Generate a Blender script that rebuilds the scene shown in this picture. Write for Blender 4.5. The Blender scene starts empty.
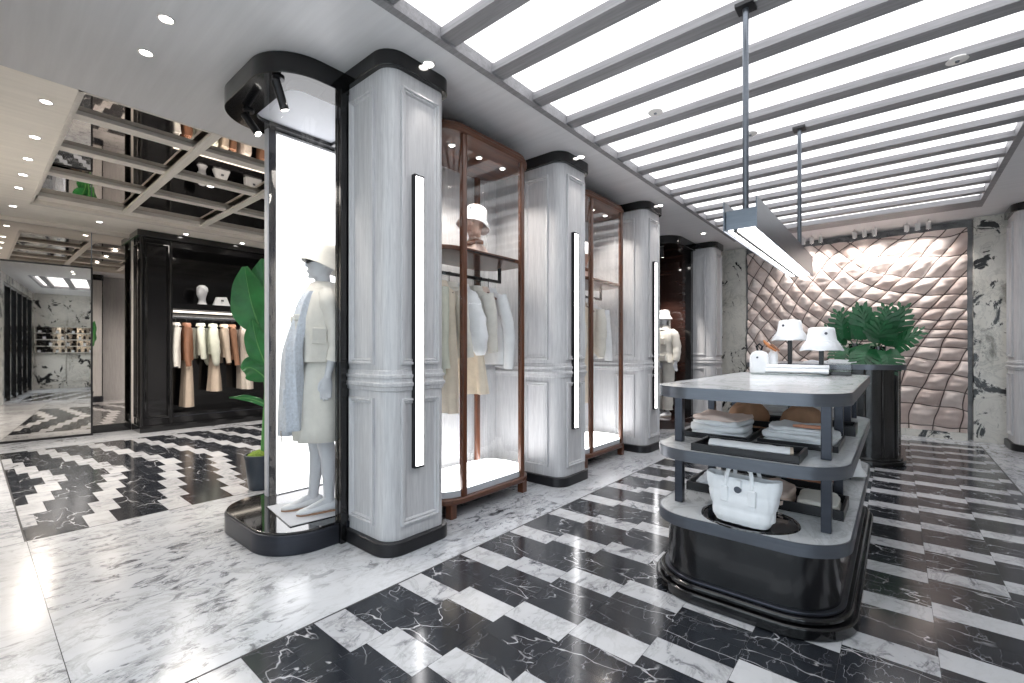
import bpy, bmesh, math, random
from mathutils import Vector, Matrix, noise
random.seed(7)
PI = math.pi
SC = bpy.context.scene
COL = SC.collection

# ------------------------------------------------------------ camera, sky, exposure
H_EYE = 1.25
YAW = math.atan(385/458)
cam = bpy.data.cameras.new('camera'); camo = bpy.data.objects.new('camera', cam); COL.objects.link(camo)
camo.location = (0, 0, H_EYE); camo.rotation_euler = (PI/2, 0, YAW)
cam.sensor_width = 36; cam.lens = 458/1024*36; cam.shift_y = 8.5/1024; cam.clip_start = 0.02
SC.camera = camo
w = bpy.data.worlds.new('sky'); SC.world = w; w.use_nodes = True
bg = w.node_tree.nodes['Background']; bg.inputs[0].default_value = (0.88, 0.94, 1.0, 1); bg.inputs[1].default_value = 1.3
SC.view_settings.view_transform = 'Standard'; SC.view_settings.look = 'None'
SC.view_settings.gamma = 1; SC.view_settings.use_curve_mapping = False
SC.view_settings.exposure = 1.33
PANEL_E = 1.05       # luminous ceiling
SPOT_W = 22.0        # each downlight, watts
cy = SC.cycles
cy.use_denoising = True; cy.max_bounces = 12; cy.diffuse_bounces = 6; cy.glossy_bounces = 7
cy.transparent_max_bounces = 16; cy.caustics_reflective = False; cy.caustics_refractive = False
cy.sample_clamp_indirect = 6.0

# ------------------------------------------------------------ materials
def lin(c):
    return tuple(((v/255)/12.92 if v/255 <= .04045 else ((v/255+.055)/1.055)**2.4) for v in c) + (1,)
class NT:
    def __init__(s, name):
        s.m = bpy.data.materials.new(name); s.m.use_nodes = True; s.t = s.m.node_tree
        s.b = s.t.nodes['Principled BSDF']; s.out = s.t.nodes['Material Output']
    def n(s, typ, **k):
        nd = s.t.nodes.new(typ)
        for a, v in k.items():
            if a.startswith('i_'):
                key = a[2:]; key = int(key) if key.isdigit() else key.replace('_', ' ')
                nd.inputs[key].default_value = v
            else: setattr(nd, a, v)
        return nd
    def l(s, a, b): s.t.links.new(a, b)
    def coords(s, scale=(1,1,1), rot=(0,0,0), src='Object', add=None):
        if src == 'pos': o = s.n('ShaderNodeNewGeometry').outputs['Position']
        elif src == 'rnd':
            o0 = s.n('ShaderNodeNewGeometry').outputs['Position']; at = s.n('ShaderNodeAttribute', attribute_name='rnd')
            ad = s.n('ShaderNodeVectorMath', operation='ADD'); s.l(o0, ad.inputs[0]); s.l(at.outputs['Vector'], ad.inputs[1]); o = ad.outputs[0]
        else: o = s.n('ShaderNodeTexCoord').outputs[src]
        mp = s.n('ShaderNodeMapping'); mp.inputs['Scale'].default_value = scale; mp.inputs['Rotation'].default_value = rot
        s.l(o, mp.inputs[0]); return mp.outputs[0]
    def noise(s, vec, scale=5, detail=4, rough=.5, dist=0):
        nd = s.n('ShaderNodeTexNoise'); nd.inputs['Scale'].default_value = scale; nd.inputs['Detail'].default_value = detail
        nd.inputs['Roughness'].default_value = rough; nd.inputs['Distortion'].default_value = dist
        s.l(vec, nd.inputs['Vector']); return nd.outputs['Fac']
    def ramp(s, fac, stops):
        r = s.n('ShaderNodeValToRGB'); e = r.color_ramp.elements
        while len(e) < len(stops): e.new(.5)
        for el, (p, c) in zip(e, stops):
            el.position = p; el.color = c if len(c) == 4 else (*c, 1)
        s.l(fac, r.inputs[0]); return r.outputs[0]
    def mix(s, f, a, b, mode='MIX'):
        m = s.n('ShaderNodeMix', data_type='RGBA', blend_type=mode)
        for k, v in ((0, f), (6, a), (7, b)):
            if hasattr(v, 'links') or isinstance(v, bpy.types.NodeSocket): s.l(v, m.inputs[k])
            else: m.inputs[k].default_value = v
        return m.outputs[2]
    def bump(s, h, strength=.2, dist=.01):
        b = s.n('ShaderNodeBump'); b.inputs['Strength'].default_value = strength; b.inputs['Distance'].default_value = dist
        s.l(h, b.inputs['Height']); s.l(b.outputs[0], s.b.inputs['Normal'])
    def set(s, rough=.5, metal=0, spec=.5, coat=0, sheen=0):
        s.b.inputs['Roughness'].default_value = rough; s.b.inputs['Metallic'].default_value = metal
        s.b.inputs['Specular IOR Level'].default_value = spec; s.b.inputs['Coat Weight'].default_value = coat
        s.b.inputs['Sheen Weight'].default_value = sheen; return s
    def col(s, c):
        if isinstance(c, bpy.types.NodeSocket): s.l(c, s.b.inputs['Base Color'])
        else: s.b.inputs['Base Color'].default_value = c
        return s
def simple(name, rgb, rough=.5, metal=0, spec=.5, coat=0, var=.08, scale=8, bump=0, stretch=(1,1,1), sheen=0, bdist=.004):
    s = NT(name); c = lin(rgb); v = s.coords(stretch)
    f = s.noise(v, scale, 5, .6)
    dark = tuple(x*(1-var) for x in c[:3]) + (1,); lite = tuple(min(1, x*(1+var)) for x in c[:3]) + (1,)
    s.col(s.ramp(f, [(.3, dark), (.7, lite)])).set(rough, metal, spec, coat, sheen)
    if bump: s.bump(f, bump, bdist)
    return s.m
def emit(name, rgb, strength):
    s = NT(name); s.t.nodes.remove(s.b); e = s.n('ShaderNodeEmission'); e.inputs[0].default_value = lin(rgb); e.inputs[1].default_value = strength
    s.l(e.outputs[0], s.out.inputs[0]); return s.m
def wood(name, c1, c2, rough=.45, axis='z', scale=1.0, bump=.1, spec=.5, coat=0):
    s = NT(name); st = {'z': (30, 30, 1.6), 'x': (1.6, 30, 30), 'y': (30, 1.6, 30)}[axis]
    v = s.coords(tuple(x*scale for x in st)); f = s.noise(v, 1.6, 7, .62, .9)
    v2 = s.coords(tuple(x*scale*.25 for x in st)); g = s.noise(v2, 1.3, 3, .5, 1.5)
    c = s.ramp(f, [(.32, lin(c1)), (.62, lin(c2))]); c2_ = s.mix(.35, c, s.ramp(g, [(.35, lin(c1)), (.65, lin(c2))]))
    s.col(c2_).set(rough, 0, spec, coat); s.bump(f, bump, .002); return s.m
def white_marble(name, src='rnd', base=(226,227,230), vein=(70,72,78), stretch=(5,1.6,3), rot=.25, lo=.30, hi=.47, rough=.11, blot=None, scl=1.3):
    s = NT(name); v = s.coords(stretch, (0,0,rot), src)
    f = s.noise(v, scl, 9, .70, .7)
    big = s.noise(s.coords((.9,.5,.9), (0,0,rot), src), 1.4, 4, .55, .6)
    c1 = s.ramp(f, [(lo, lin(vein)), (lo+.07, lin(tuple(int(a*.55+b*.45) for a, b in zip(vein, base)))), (hi, lin(base)), (.72, lin(tuple(min(250, x+9) for x in base)))])
    f2 = s.noise(s.coords((2.5,1.4,2.5), (0,0,rot+.3), src), 1.8, 8, .7, 1.0)
    c2 = s.ramp(f2, [(.44, lin(base)), (.485, lin(tuple(int(x*.80) for x in base))), (.50, lin(tuple(int(x*.66) for x in base))), (.52, lin(base))])
    c = s.mix(.7, c1, c2, 'MULTIPLY')
    cc = s.mix(s.ramp(big, [(.40, (0,0,0,1)), (.66, (1,1,1,1))]), c, s.mix(.82, c, lin(base)))
    if blot:
        fb = s.noise(s.coords((1.3,1.3,1.0), (.3,.2,.5), src), blot[0], 9, .66, .8)
        cc = s.mix(s.ramp(fb, [(blot[1], (1,1,1,1)), (blot[1]+.025, (0,0,0,1))]), cc, lin((38,38,40)))
    s.col(cc).set(rough, 0, .5); return s.m
def black_marble(name, src='rnd', rough=.14, base=(30,33,39)):
    s = NT(name)
    def ridge(sc, w, d, st=(1,1,1), rot=0):
        c0 = s.coords(st, (0,0,rot), src); nz = s.n('ShaderNodeTexNoise'); nz.inputs['Scale'].default_value = sc*1.6; nz.inputs['Detail'].default_value = 3; s.l(c0, nz.inputs['Vector'])
        vm = s.n('ShaderNodeVectorMath', operation='SCALE'); s.l(nz.outputs['Color'], vm.inputs[0]); vm.inputs['Scale'].default_value = d
        ad = s.n('ShaderNodeVectorMath', operation='ADD'); s.l(c0, ad.inputs[0]); s.l(vm.outputs[0], ad.inputs[1])
        vo = s.n('ShaderNodeTexVoronoi', feature='DISTANCE_TO_EDGE'); vo.inputs['Scale'].default_value = sc; s.l(ad.outputs[0], vo.inputs['Vector'])
        return s.ramp(vo.outputs['Distance'], [(0, (1,1,1,1)), (w, (0,0,0,1))])
    r1 = ridge(2.2, .016, .35, (1,2.4,1), .55); r2 = ridge(4.5, .014, .25, (2.6,1,1), -.35)
    m1 = s.noise(s.coords((1,1,1), (0,0,0), src), 3.5, 3); gate = s.ramp(m1, [(.42, (0,0,0,1)), (.56, (1,1,1,1))])
    cloud = s.noise(s.coords((1,1,1), (0,0,0), src), 9, 6, .65)
    base_c = s.ramp(cloud, [(.35, lin(base)), (.75, lin(tuple(x+18 for x in base)))])
    c = s.mix(s.mix(1, r1, gate, 'MULTIPLY'), base_c, lin((205,205,208)))
    c = s.mix(s.mix(1, r2, s.mix(.35, gate, (0,0,0,1)), 'MULTIPLY'), c, lin((165,165,170)))
    s.col(c).set(rough, 0, .5); return s.m
def thin_glass(name, tint=(1,1,1), refl=1.0, rough=.0):
    s = NT(name); s.t.nodes.remove(s.b)
    tr = s.n('ShaderNodeBsdfTransparent'); tr.inputs[0].default_value = (*tint, 1)
    gl = s.n('ShaderNodeBsdfGlossy'); gl.inputs['Roughness'].default_value = rough
    geo = s.n('ShaderNodeNewGeometry'); io = s.n('ShaderNodeMath', operation='MULTIPLY_ADD'); s.l(geo.outputs['Backfacing'], io.inputs[0])
    io.inputs[1].default_value = 1/1.45-1.45; io.inputs[2].default_value = 1.45
    fr = s.n('ShaderNodeFresnel'); s.l(io.outputs[0], fr.inputs[0])
    mu = s.n('ShaderNodeMath', operation='MULTIPLY'); s.l(fr.outputs[0], mu.inputs[0]); mu.inputs[1].default_value = refl
    mx = s.n('ShaderNodeMixShader'); s.l(mu.outputs[0], mx.inputs[0]); s.l(tr.outputs[0], mx.inputs[1]); s.l(gl.outputs[0], mx.inputs[2])
    s.l(mx.outputs[0], s.out.inputs[0]); return s.m
def mirror_mat(name, rgb=(235,230,224)):
    s = NT(name); s.col(lin(rgb)).set(.015, 1); return s.m
def quilt_mat():
    s = NT('quilted_leather'); at = s.n('ShaderNodeAttribute', attribute_name='cell')
    sep = s.n('ShaderNodeSeparateXYZ'); s.l(at.outputs['Vector'], sep.inputs[0])
    # third component stores the distance to the nearest cord in metres; the first two the cell numbers
    line = s.ramp(sep.outputs[2], [(.0, (1,1,1,1)), (.09, (1,1,1,1)), (.18, (0,0,0,1))])
    wn = s.n('ShaderNodeTexWhiteNoise', noise_dimensions='2D'); s.l(at.outputs['Vector'], wn.inputs['Vector'])
    c = s.ramp(wn.outputs['Value'], [(0, lin((208,190,184))), (.5, lin((222,208,202))), (1, lin((232,222,218)))])
    fine = s.noise(s.coords((6,6,6)), 4, 4)
    c = s.mix(s.ramp(fine, [(.3, (0,0,0,1)), (.8, (.25,.25,.25,1))]), c, lin((190,170,160)))
    s.col(s.mix(line, c, lin((84,70,66)))).set(.55, 0, .35); return s.m

M = {}
M['wash'] = wood('whitewashed_oak', (178,178,182), (207,207,209), .5, 'z', 2.0, .05)
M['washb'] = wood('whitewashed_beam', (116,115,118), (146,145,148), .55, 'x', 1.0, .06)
M['washx'] = wood('whitewashed_cross_batten', (218,212,206), (240,235,228), .5, 'x', 1.0, .06)
M['washy'] = wood('whitewashed_beam_long', (214,208,202), (236,231,224), .5, 'y', 1.0, .06)
M['ceil'] = simple('grey_ceiling_plaster', (214,214,217), .42, spec=.4, var=.05, scale=3, stretch=(.4,6,1))
M['ceilcream'] = simple('cream_ceiling_plaster', (248,242,234), .42, spec=.4, var=.05, scale=3, stretch=(6,.5,1))
M['wm'] = white_marble('white_floor_marble', base=(212,214,218), vein=(82,84,90), stretch=(4.6,2.4,3), rot=.2, lo=.335, hi=.46, scl=3.4, rough=.17)
M['wmt'] = white_marble('white_tile_marble', base=(208,209,212), stretch=(3,2.2,3), lo=.31, hi=.45, scl=3.2, rough=.15)
M['bm'] = black_marble('black_tile_marble')
M['grout'] = simple('grout', (60,60,62), .7)
M['wallmarble'] = white_marble('blotched_wall_marble', 'pos', (222,220,214), (96,92,84), (3,3,1.2), .3, .30, .44, .2, (2.5,.415))
M['wallmarble2'] = white_marble('grey_wall_marble', 'pos', (150,150,152), (70,70,72), (4,4,4), .2, .35, .52, .25)
M['topmarble'] = white_marble('table_top_marble', 'pos', (222,224,226), (150,152,156), (2,2,2), .4, .28, .42, .16)
M['black'] = simple('black_lacquer', (15,15,17), .12, spec=.5, coat=.25, var=.1)
M['blacksatin'] = simple('black_satin_metal', (34,34,37), .32, .3, .5, var=.1)
M['drum'] = simple('black_satin_drum', (16,16,19), .2, spec=.6, coat=.2, var=.1)
M['gloss'] = simple('black_gloss_stone', (14,14,17), .07, spec=.6, coat=.5, var=.1)
M['bronze'] = simple('dark_bronze_band', (60,63,71), .3, .75, var=.08, stretch=(1,1,8))
M['band'] = simple('grey_metal_band', (92,96,104), .3, .6, var=.08, stretch=(1,1,8))
M['steel'] = simple('brushed_steel', (108,114,122), .28, .85, var=.08, stretch=(1,1,12))
M['walnut'] = wood('walnut', (58,31,19), (108,64,41), .28, 'z', 1.0, .05, .5, .3)
M['walnuty'] = wood('walnut_horizontal', (58,31,19), (108,64,41), .28, 'y', 1.0, .05, .5, .3)
M['glass'] = thin_glass('clear_glass', (.985,.99,.99), 1.0)
M['dglass'] = thin_glass('entrance_glass', (.93,.96,.97), .8)
M['mirror'] = mirror_mat('silver_mirror')
M['cmirror'] = mirror_mat('ceiling_mirror', (215,208,202))
M['lightpanel'] = emit('luminous_ceiling', (250,250,252), PANEL_E)
M['bar'] = emit('lit_white_diffuser', (252,251,252), 5.0)
M['box'] = emit('lightbox_diffuser', (250,250,253), 1.3)
M['plat'] = emit('lit_platform', (253,252,252), 3.6)
M['lamp'] = emit('lit_lamp_face', (255,250,244), 9.0)
M['led'] = emit('led_strip', (255,242,225), 1.2)
M['mann'] = simple('mannequin_white', (206,208,213), .35, var=.03)
M['whiteplastic'] = simple('white_spot_housing', (225,222,220), .4, var=.02)
M['cream'] = simple('cream_cotton', (216,213,206), .85, var=.07, scale=14, bump=.35, sheen=.2)
M['bluewhite'] = simple('pale_blue_lace', (192,199,210), .85, var=.16, scale=60, bump=.6, sheen=.2)
M['ivory'] = simple('ivory_linen', (224,221,213), .85, var=.06, scale=14, bump=.3, sheen=.2)
M['white'] = simple('white_cloth', (228,230,233), .8, var=.05, scale=12, bump=.3, sheen=.2)
M['palegreen'] = simple('pale_green_cloth', (202,204,190), .85, var=.07, scale=14, bump=.3)
M['sand'] = simple('sand_wool', (188,172,156), .9, var=.08, scale=14, bump=.3)
M['butter'] = simple('butter_cloth', (232,220,202), .85, var=.07, scale=14, bump=.3)
M['tan'] = simple('tan_leather', (128,88,66), .55, var=.12, scale=10, bump=.3)
M['rust'] = simple('rust_cloth', (134,98,76), .8, var=.12, scale=10, bump=.3)
M['greige'] = simple('greige_wool', (198,188,178), .9, var=.07, scale=14, bump=.3)
M['brown'] = simple('brown_cap_cloth', (172,134,106), .85, var=.14, scale=14, bump=.5)
M['pink'] = simple('blush_cloth', (224,204,194), .85, var=.08, scale=12, bump=.4)
M['orangecloth'] = simple('orange_cloth', (204,146,118), .85, var=.1, scale=12, bump=.4)
M['peach'] = simple('peach_figure', (222,190,172), .6, var=.18, scale=18)
M['leaf'] = simple('leaf_green', (44,120,62), .35, spec=.5, var=.28, scale=7)
M['leafrib'] = simple('leaf_rib', (96,158,88), .45, var=.1)
M['darkleaf'] = simple('dark_leaf_green', (24,84,48), .38, spec=.5, var=.35, scale=9)
M['moss'] = simple('moss', (104,128,44), .95, var=.4, scale=60, bump=1)
M['pot'] = simple('slate_pot', (52,62,74), .35, var=.06)
M['orangebag'] = simple('tan_scarf', (176,112,66), .7, var=.3, scale=22, bump=.4)
M['quilt'] = quilt_mat()
M['badge'] = simple('badge_metal', (92,96,106), .3, .6)
M['brownglass'] = simple('brown_glass_panel', (52,34,30), .08, spec=.6, coat=.5, var=.35, scale=2, stretch=(1,1,9))
M['soffit'] = simple('case_soffit_white', (200,203,210), .4, var=.02)
M['shade'] = simple('dark_sunglass', (40,44,52), .15)
M['sheet'] = simple('pale_felt_sheet', (196,198,204), .6, var=.04)

# ------------------------------------------------------------ mesh helpers
class MB:
    def __init__(s): s.v = []; s.f = []; s.mi = []; s.cur = 0
    def add(s, vs, fs, mi=None):
        o = len(s.v); s.v += [tuple(v) for v in vs]
        for f in fs: s.f.append(tuple(i+o for i in f)); s.mi.append(s.cur if mi is None else mi)
        return s
    def box(s, x0, x1, y0, y1, z0, z1, mi=None):
        v = [(x, y, z) for z in (z0, z1) for x, y in ((x0,y0),(x1,y0),(x1,y1),(x0,y1))]
        return s.add(v, [(3,2,1,0),(4,5,6,7),(0,1,5,4),(1,2,6,5),(2,3,7,6),(3,0,4,7)], mi)
    def prism(s, out, z0, z1, mi=None):
        n = len(out); v = [(x,y,z0) for x,y in out]+[(x,y,z1) for x,y in out]
        f = [tuple(range(n-1,-1,-1)), tuple(range(n,2*n))]+[(i,(i+1)%n,n+(i+1)%n,n+i) for i in range(n)]
        return s.add(v, f, mi)
    def ring_prism(s, outer, inner, z0, z1, mi=None):
        n = len(outer); v = [(x,y,z) for z in (z0,z1) for L in (outer,inner) for x,y in L]
        f = []
        for i in range(n):
            j = (i+1)%n
            f += [(i,j,2*n+j,2*n+i),(n+j,n+i,3*n+i,3*n+j),(2*n+i,2*n+j,3*n+j,3*n+i),(j,i,n+i,n+j)]
        return s.add(v, f, mi)
    def loft(s, rings, cap=True, closed=True, mi=None):
        n = len(rings[0]); v = [p for r in rings for p in r]; f = []
        m = n if closed else n-1
        for k in range(len(rings)-1):
            for i in range(m):
                j = (i+1)%n; f.append((k*n+i, k*n+j, (k+1)*n+j, (k+1)*n+i))
        if cap and closed: f += [tuple(range(n-1,-1,-1)), tuple(range((len(rings)-1)*n, len(rings)*n))]
        return s.add(v, f, mi)
    def tube(s, pts, rad, n=10, cap=True, flat=(1,1), mi=None):
        pts = [Vector(p) for p in pts]; rings = []; up = None
        for i, p in enumerate(pts):
            t = (pts[min(i+1,len(pts)-1)]-pts[max(i-1,0)]).normalized()
            if up is None:
                up = Vector((0,0,1)) if abs(t.z) < .9 else Vector((0,1,0))
            a = t.cross(up).normalized(); b = a.cross(t).normalized(); up = b
            r = rad[i] if isinstance(rad, (list, tuple)) else rad
            rings.append([p + a*(math.cos(2*PI*k/n)*r*flat[0]) + b*(math.sin(2*PI*k/n)*r*flat[1]) for k in range(n)])
        return s.loft(rings, cap, mi=mi)
    def lathe(s, prof, c=(0,0,0), n=28, mi=None, cap=True):
        rings = [[(c[0]+r*math.cos(2*PI*k/n), c[1]+r*math.sin(2*PI*k/n), c[2]+z) for k in range(n)] for r, z in prof]
        return s.loft(rings, cap, mi=mi)
    def ell(s, c, r, nu=14, nv=10, mi=None):
        rings = []
        for i in range(1, nv):
            t = PI*i/nv
            rings.append([(c[0]+r[0]*math.sin(t)*math.cos(2*PI*k/nu), c[1]+r[1]*math.sin(t)*math.sin(2*PI*k/nu), c[2]-r[2]*math.cos(t)) for k in range(nu)])
        return s.loft(rings, True, mi=mi)
    def tf(s, mat):
        s.v = [tuple(mat @ Vector(v)) for v in s.v]; return s
    def build(s, name, mat, parent=None, smooth=30, bevel=0, label=None, flip=False):
        me = bpy.data.meshes.new(name); me.from_pydata(s.v, [], s.f)
        mats = mat if isinstance(mat, (list, tuple)) else [mat]
        for m in mats: me.materials.append(M[m] if isinstance(m, str) else m)
        if len(mats) > 1: me.polygons.foreach_set('material_index', s.mi)
        bm = bmesh.new(); bm.from_mesh(me)
        bmesh.ops.recalc_face_normals(bm, faces=bm.faces); bm.to_mesh(me); bm.free()
        if smooth:
            me.shade_smooth(); me.set_sharp_from_angle(angle=math.radians(smooth))
        o = bpy.data.objects.new(name, me); COL.objects.link(o)
        if parent: o.parent = parent
        if bevel:
            b = o.modifiers.new('bevel', 'BEVEL'); b.width = bevel; b.segments = 2; b.limit_method = 'ANGLE'; b.angle_limit = math.radians(40)
        if label: o['label'] = label
        return o
def B(): return MB()
def tag(o, label, cat, group=None):
    o['label'] = label; o['category'] = cat
    if group: o['group'] = group
    return o
def thing(name, label, cat, loc=(0,0,0), rz=0, group=None):
    o = bpy.data.objects.new(name, None); COL.objects.link(o); o.empty_display_size = .05
    o.location = loc; o.rotation_euler = (0,0,rz); return tag(o, label, cat, group)
def struct(o, label=None):
    o['kind'] = 'structure'
    if label: o['label'] = label
    return o
def dup(root, loc, label, rz=None, group=None, scale=None):
    r = root.copy(); COL.objects.link(r); r.location = loc; r['label'] = label
    if rz is not None: r.rotation_euler = (0,0,rz)
    if scale: r.scale = scale
    if group: r['group'] = group
    for ch in list(root.children):
        c = ch.copy(); COL.objects.link(c); c.parent = r
        for g in ch.children:
            d = g.copy(); COL.objects.link(d); d.parent = c
    return r
def rrect(x0, x1, y0, y1, r, n=8):
    """rounded rectangle outline; r = radius or (r_x0y0, r_x1y0, r_x1y1, r_x0y1)"""
    if not isinstance(r, (tuple, list)): r = (r,)*4
    out = []
    for (cx, cy, a0, rr) in ((x0, y0, PI, r[0]), (x1, y0, 1.5*PI, r[1]), (x1, y1, 0, r[2]), (x0, y1, .5*PI, r[3])):
        if rr < 1e-5: out.append((cx, cy)); continue
        sx = 1 if cx == x0 else -1; sy = 1 if cy == y0 else -1
        for k in range(n+1):
            a = a0 + (PI/2)*k/n; out.append((cx+sx*rr+rr*math.cos(a), cy+sy*rr+rr*math.sin(a)))
    return out
def inset(x0, x1, y0, y1, r, d, n=8):
    rr = tuple(max(.0008, q-d) if q > 0 else 0 for q in (r if isinstance(r, (tuple, list)) else (r,)*4))
    return rrect(x0+d, x1-d, y0+d, y1-d, rr, n)
def moulding(mb, O, U, V, N, w, h, prof=((0,0),(.0,.018),(.012,.022),(.018,.010),(.028,.014),(.036,.003),(.040,-.012))):
    """picture-frame moulding on a face: origin O (lower corner), unit U, V, outward normal N"""
    O, U, V, N = map(Vector, (O, U, V, N)); rings = []
    for d, z in prof:
        rings.append([O+U*a+V*b+N*z for a, b in ((d, d), (w-d, d), (w-d, h-d), (d, h-d))])
    return mb.loft(rings, cap=False)
def spot(parent, loc, direction, watts, ang=100, color=(1,.93,.85), size=.03, blend=.6):
    li = bpy.data.lights.new('lamp_light', 'SPOT'); li.energy = watts; li.spot_size = math.radians(ang); li.spot_blend = blend
    li.color = color; li.shadow_soft_size = size
    o = bpy.data.objects.new('lamp_light', li); COL.objects.link(o); o.parent = parent; o.location = loc
    o.rotation_euler = Vector(direction).to_track_quat('-Z', 'Y').to_euler(); return o

CZ = 3.06
WX0, WX1, WY0, WY1 = -9.22, 2.9, -0.5, 9.10
# ------------------------------------------------------------ floor
def add_rnd(me, vals):
    at = me.attributes.new('rnd', 'FLOAT_VECTOR', 'FACE'); at.data.foreach_set('vector', [c for v in vals for c in v])
def build_floor():
    mb = B(); rnd = []
    def quad(x0, x1, y0, y1, mi, r):
        mb.add([(x0,y0,0),(x1,y0,0),(x1,y1,0),(x0,y1,0)], [(0,1,2,3)], mi); rnd.append(r)
    def slabs(xs, ys, g=.0015):
        for a, b in zip(xs, xs[1:]):
            for c, d in zip(ys, ys[1:]):
                quad(a+g, b-g, c+g, d-g, 0, (random.uniform(-9,9), random.uniform(-9,9), random.uniform(-9,9)))
    PX0, PX1, PY0, PY1 = -2.04, .83, -.30, 8.42       # right-hand pattern
    LX0, LX1, LY0, LY1 = -8.25, -4.36, .25, 5.0       # left-hand pattern
    def pattern(x0, x1, y0, y1, xa, sgn, base, tw=.31, turn=99):
        n = int(abs(x1-x0)/tw)+2
        for k in range(n):
            a = xa+sgn*tw*k; b = a+sgn*tw; a, b = min(a,b), max(a,b)
            a, b = max(a, x0), min(b, x1)
            if b-a < .01: continue
            y = base+.075*(k if k <= turn else 2*turn-k); y -= math.ceil((y-y0)/.46+1)*.46
            while y < y1:
                for (p, q, mi) in ((0,.155,1), (.155,.3075,2), (.3075,.46,2)):
                    c, d = max(y+p, y0), min(y+q, y1)
                    if d-c > .004: quad(a+.0008, b-.0008, c+.0008, d-.0008, mi, (random.uniform(-9,9), random.uniform(-9,9), random.uniform(-9,9)))
                y += .46
    pattern(PX0, PX1, PY0, PY1, PX0, 1, 1.02)
    pattern(LX0, LX1, LY0, LY1, LX1, -1, .555, .345, 5)
    e = .009                                          # dark line around each field = grout base showing
    slabs([LX1+e, PX0-e], [WY0-.3, .25, 3.1, 6.0, WY1])
    slabs([WX0, -6.3, LX1+e], [WY0-.3, LY0-e]); slabs([WX0, LX0-e], [LY0-e, 3.0, 6.0, WY1]); slabs([LX0-e, LX1+e], [LY1+e, 7, WY1])
    slabs([PX1+e, WX1], [WY0-.3, 2.5, 5.4, 8.3, WY1]); slabs([PX0-e, PX1+e], [PY1+e, WY1]); slabs([PX0-e, PX1+e], [WY0-.3, PY0-e])
    mb.box(WX0, WX1, WY0-.3, WY1, -.12, -.002, 3); rnd.extend([(0,0,0)]*6)
    me = bpy.data.meshes.new('floor'); me.from_pydata(mb.v, [], mb.f)
    for k in ('wm','wmt','bm','grout'): me.materials.append(M[k])
    me.polygons.foreach_set('material_index', mb.mi); add_rnd(me, rnd)
    o = bpy.data.objects.new('floor', me); COL.objects.link(o); struct(o)
build_floor()

# ------------------------------------------------------------ ceiling
RX0, RX1, RY0, RY1 = -2.08, .82, -.15, 8.23           # luminous recess
QX0, QX1, QY0, QY1 = -8.22, -4.36, .5, 4.6            # mirrored coffer
def build_ceiling():
    c = B(); T = CZ+.2
    c.box(QX1, RX0, WY0, WY1, CZ, T); c.box(RX0, RX1, RY1, WY1, CZ, T); c.box(RX1, WX1, WY0, WY1, CZ, T); c.box(RX0, RX1, WY0, RY0, CZ, T)
    c.box(RX0-.0, RX1, RY0, RY1, T+.002, T+.05)
    struct(c.build('ceiling', 'ceil', smooth=0))
    d = B(); d.box(WX0, QX0, WY0, WY1, CZ, T); d.box(QX0, QX1, QY1, WY1, CZ, T); d.box(QX0, QX1, WY0, QY0, CZ, T); d.box(QX0, QX1, QY0, QY1, T+.0, T+.05)
    struct(d.build('ceiling', 'ceilcream', smooth=0), 'cream plaster ceiling of the left room around the mirrored coffer')
    # luminous sheet and beams
    p = B().box(RX0+.06, RX1-.06, RY0+.06, RY1-.35, CZ+.065, CZ+.08)
    struct(p.build('ceiling', 'lightpanel', smooth=0), 'white luminous ceiling sheet above the pale beams')
    f = B()
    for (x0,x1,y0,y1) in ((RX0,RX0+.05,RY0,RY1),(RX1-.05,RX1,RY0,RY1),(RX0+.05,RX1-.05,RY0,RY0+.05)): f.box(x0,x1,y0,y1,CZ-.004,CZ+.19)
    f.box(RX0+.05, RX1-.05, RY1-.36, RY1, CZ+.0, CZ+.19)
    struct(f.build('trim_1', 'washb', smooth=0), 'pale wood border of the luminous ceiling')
    k = 0; y = 1.78-.44*4
    while y < RY1-.5:
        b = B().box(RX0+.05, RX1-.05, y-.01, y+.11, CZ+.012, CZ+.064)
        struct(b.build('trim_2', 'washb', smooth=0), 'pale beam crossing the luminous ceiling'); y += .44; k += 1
    # mirrored coffer
    m = B().box(QX0, QX1, QY0, QY1, CZ+.10, CZ+.12)
    struct(m.build('ceiling', 'cmirror', smooth=0), 'mirrored ceiling coffer panel')
    f = B()
    for (x0,x1,y0,y1) in ((QX0,QX0+.3,QY0,QY1),(QX1-.05,QX1,QY0,QY1),(QX0,QX1,QY0,QY0+.05),(QX0,QX1,QY1-.05,QY1)): f.box(x0,x1,y0,y1,CZ+.05,CZ+.098)
    for (x0,x1,y0,y1) in ((QX0,QX0+.1,QY0,QY1),(QX1-.02,QX1,QY0,QY1),(QX0,QX1,QY0,QY0+.02),(QX0,QX1,QY1-.02,QY1)): f.box(x0,x1,y0,y1,CZ-.004,CZ+.05)
    struct(f.build('trim_3', 'washy', smooth=0), 'pale wood border of the mirrored coffer')
    for x in (-5.05, -5.95, -6.9):
        struct(B().box(x-.065, x+.065, QY0+.05, QY1-.05, CZ+.065, CZ+.098).build('trim_4', 'washy', smooth=0), 'long pale batten under the mirrored coffer')
    for y in (1.38, 2.27, 3.16, 4.05):
        struct(B().box(QX0+.2, QX1-.06, y-.038, y+.038, CZ+.035, CZ+.065).build('trim_5', 'washx', smooth=0), 'pale cross batten under the mirrored coffer')
build_ceiling()

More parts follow.
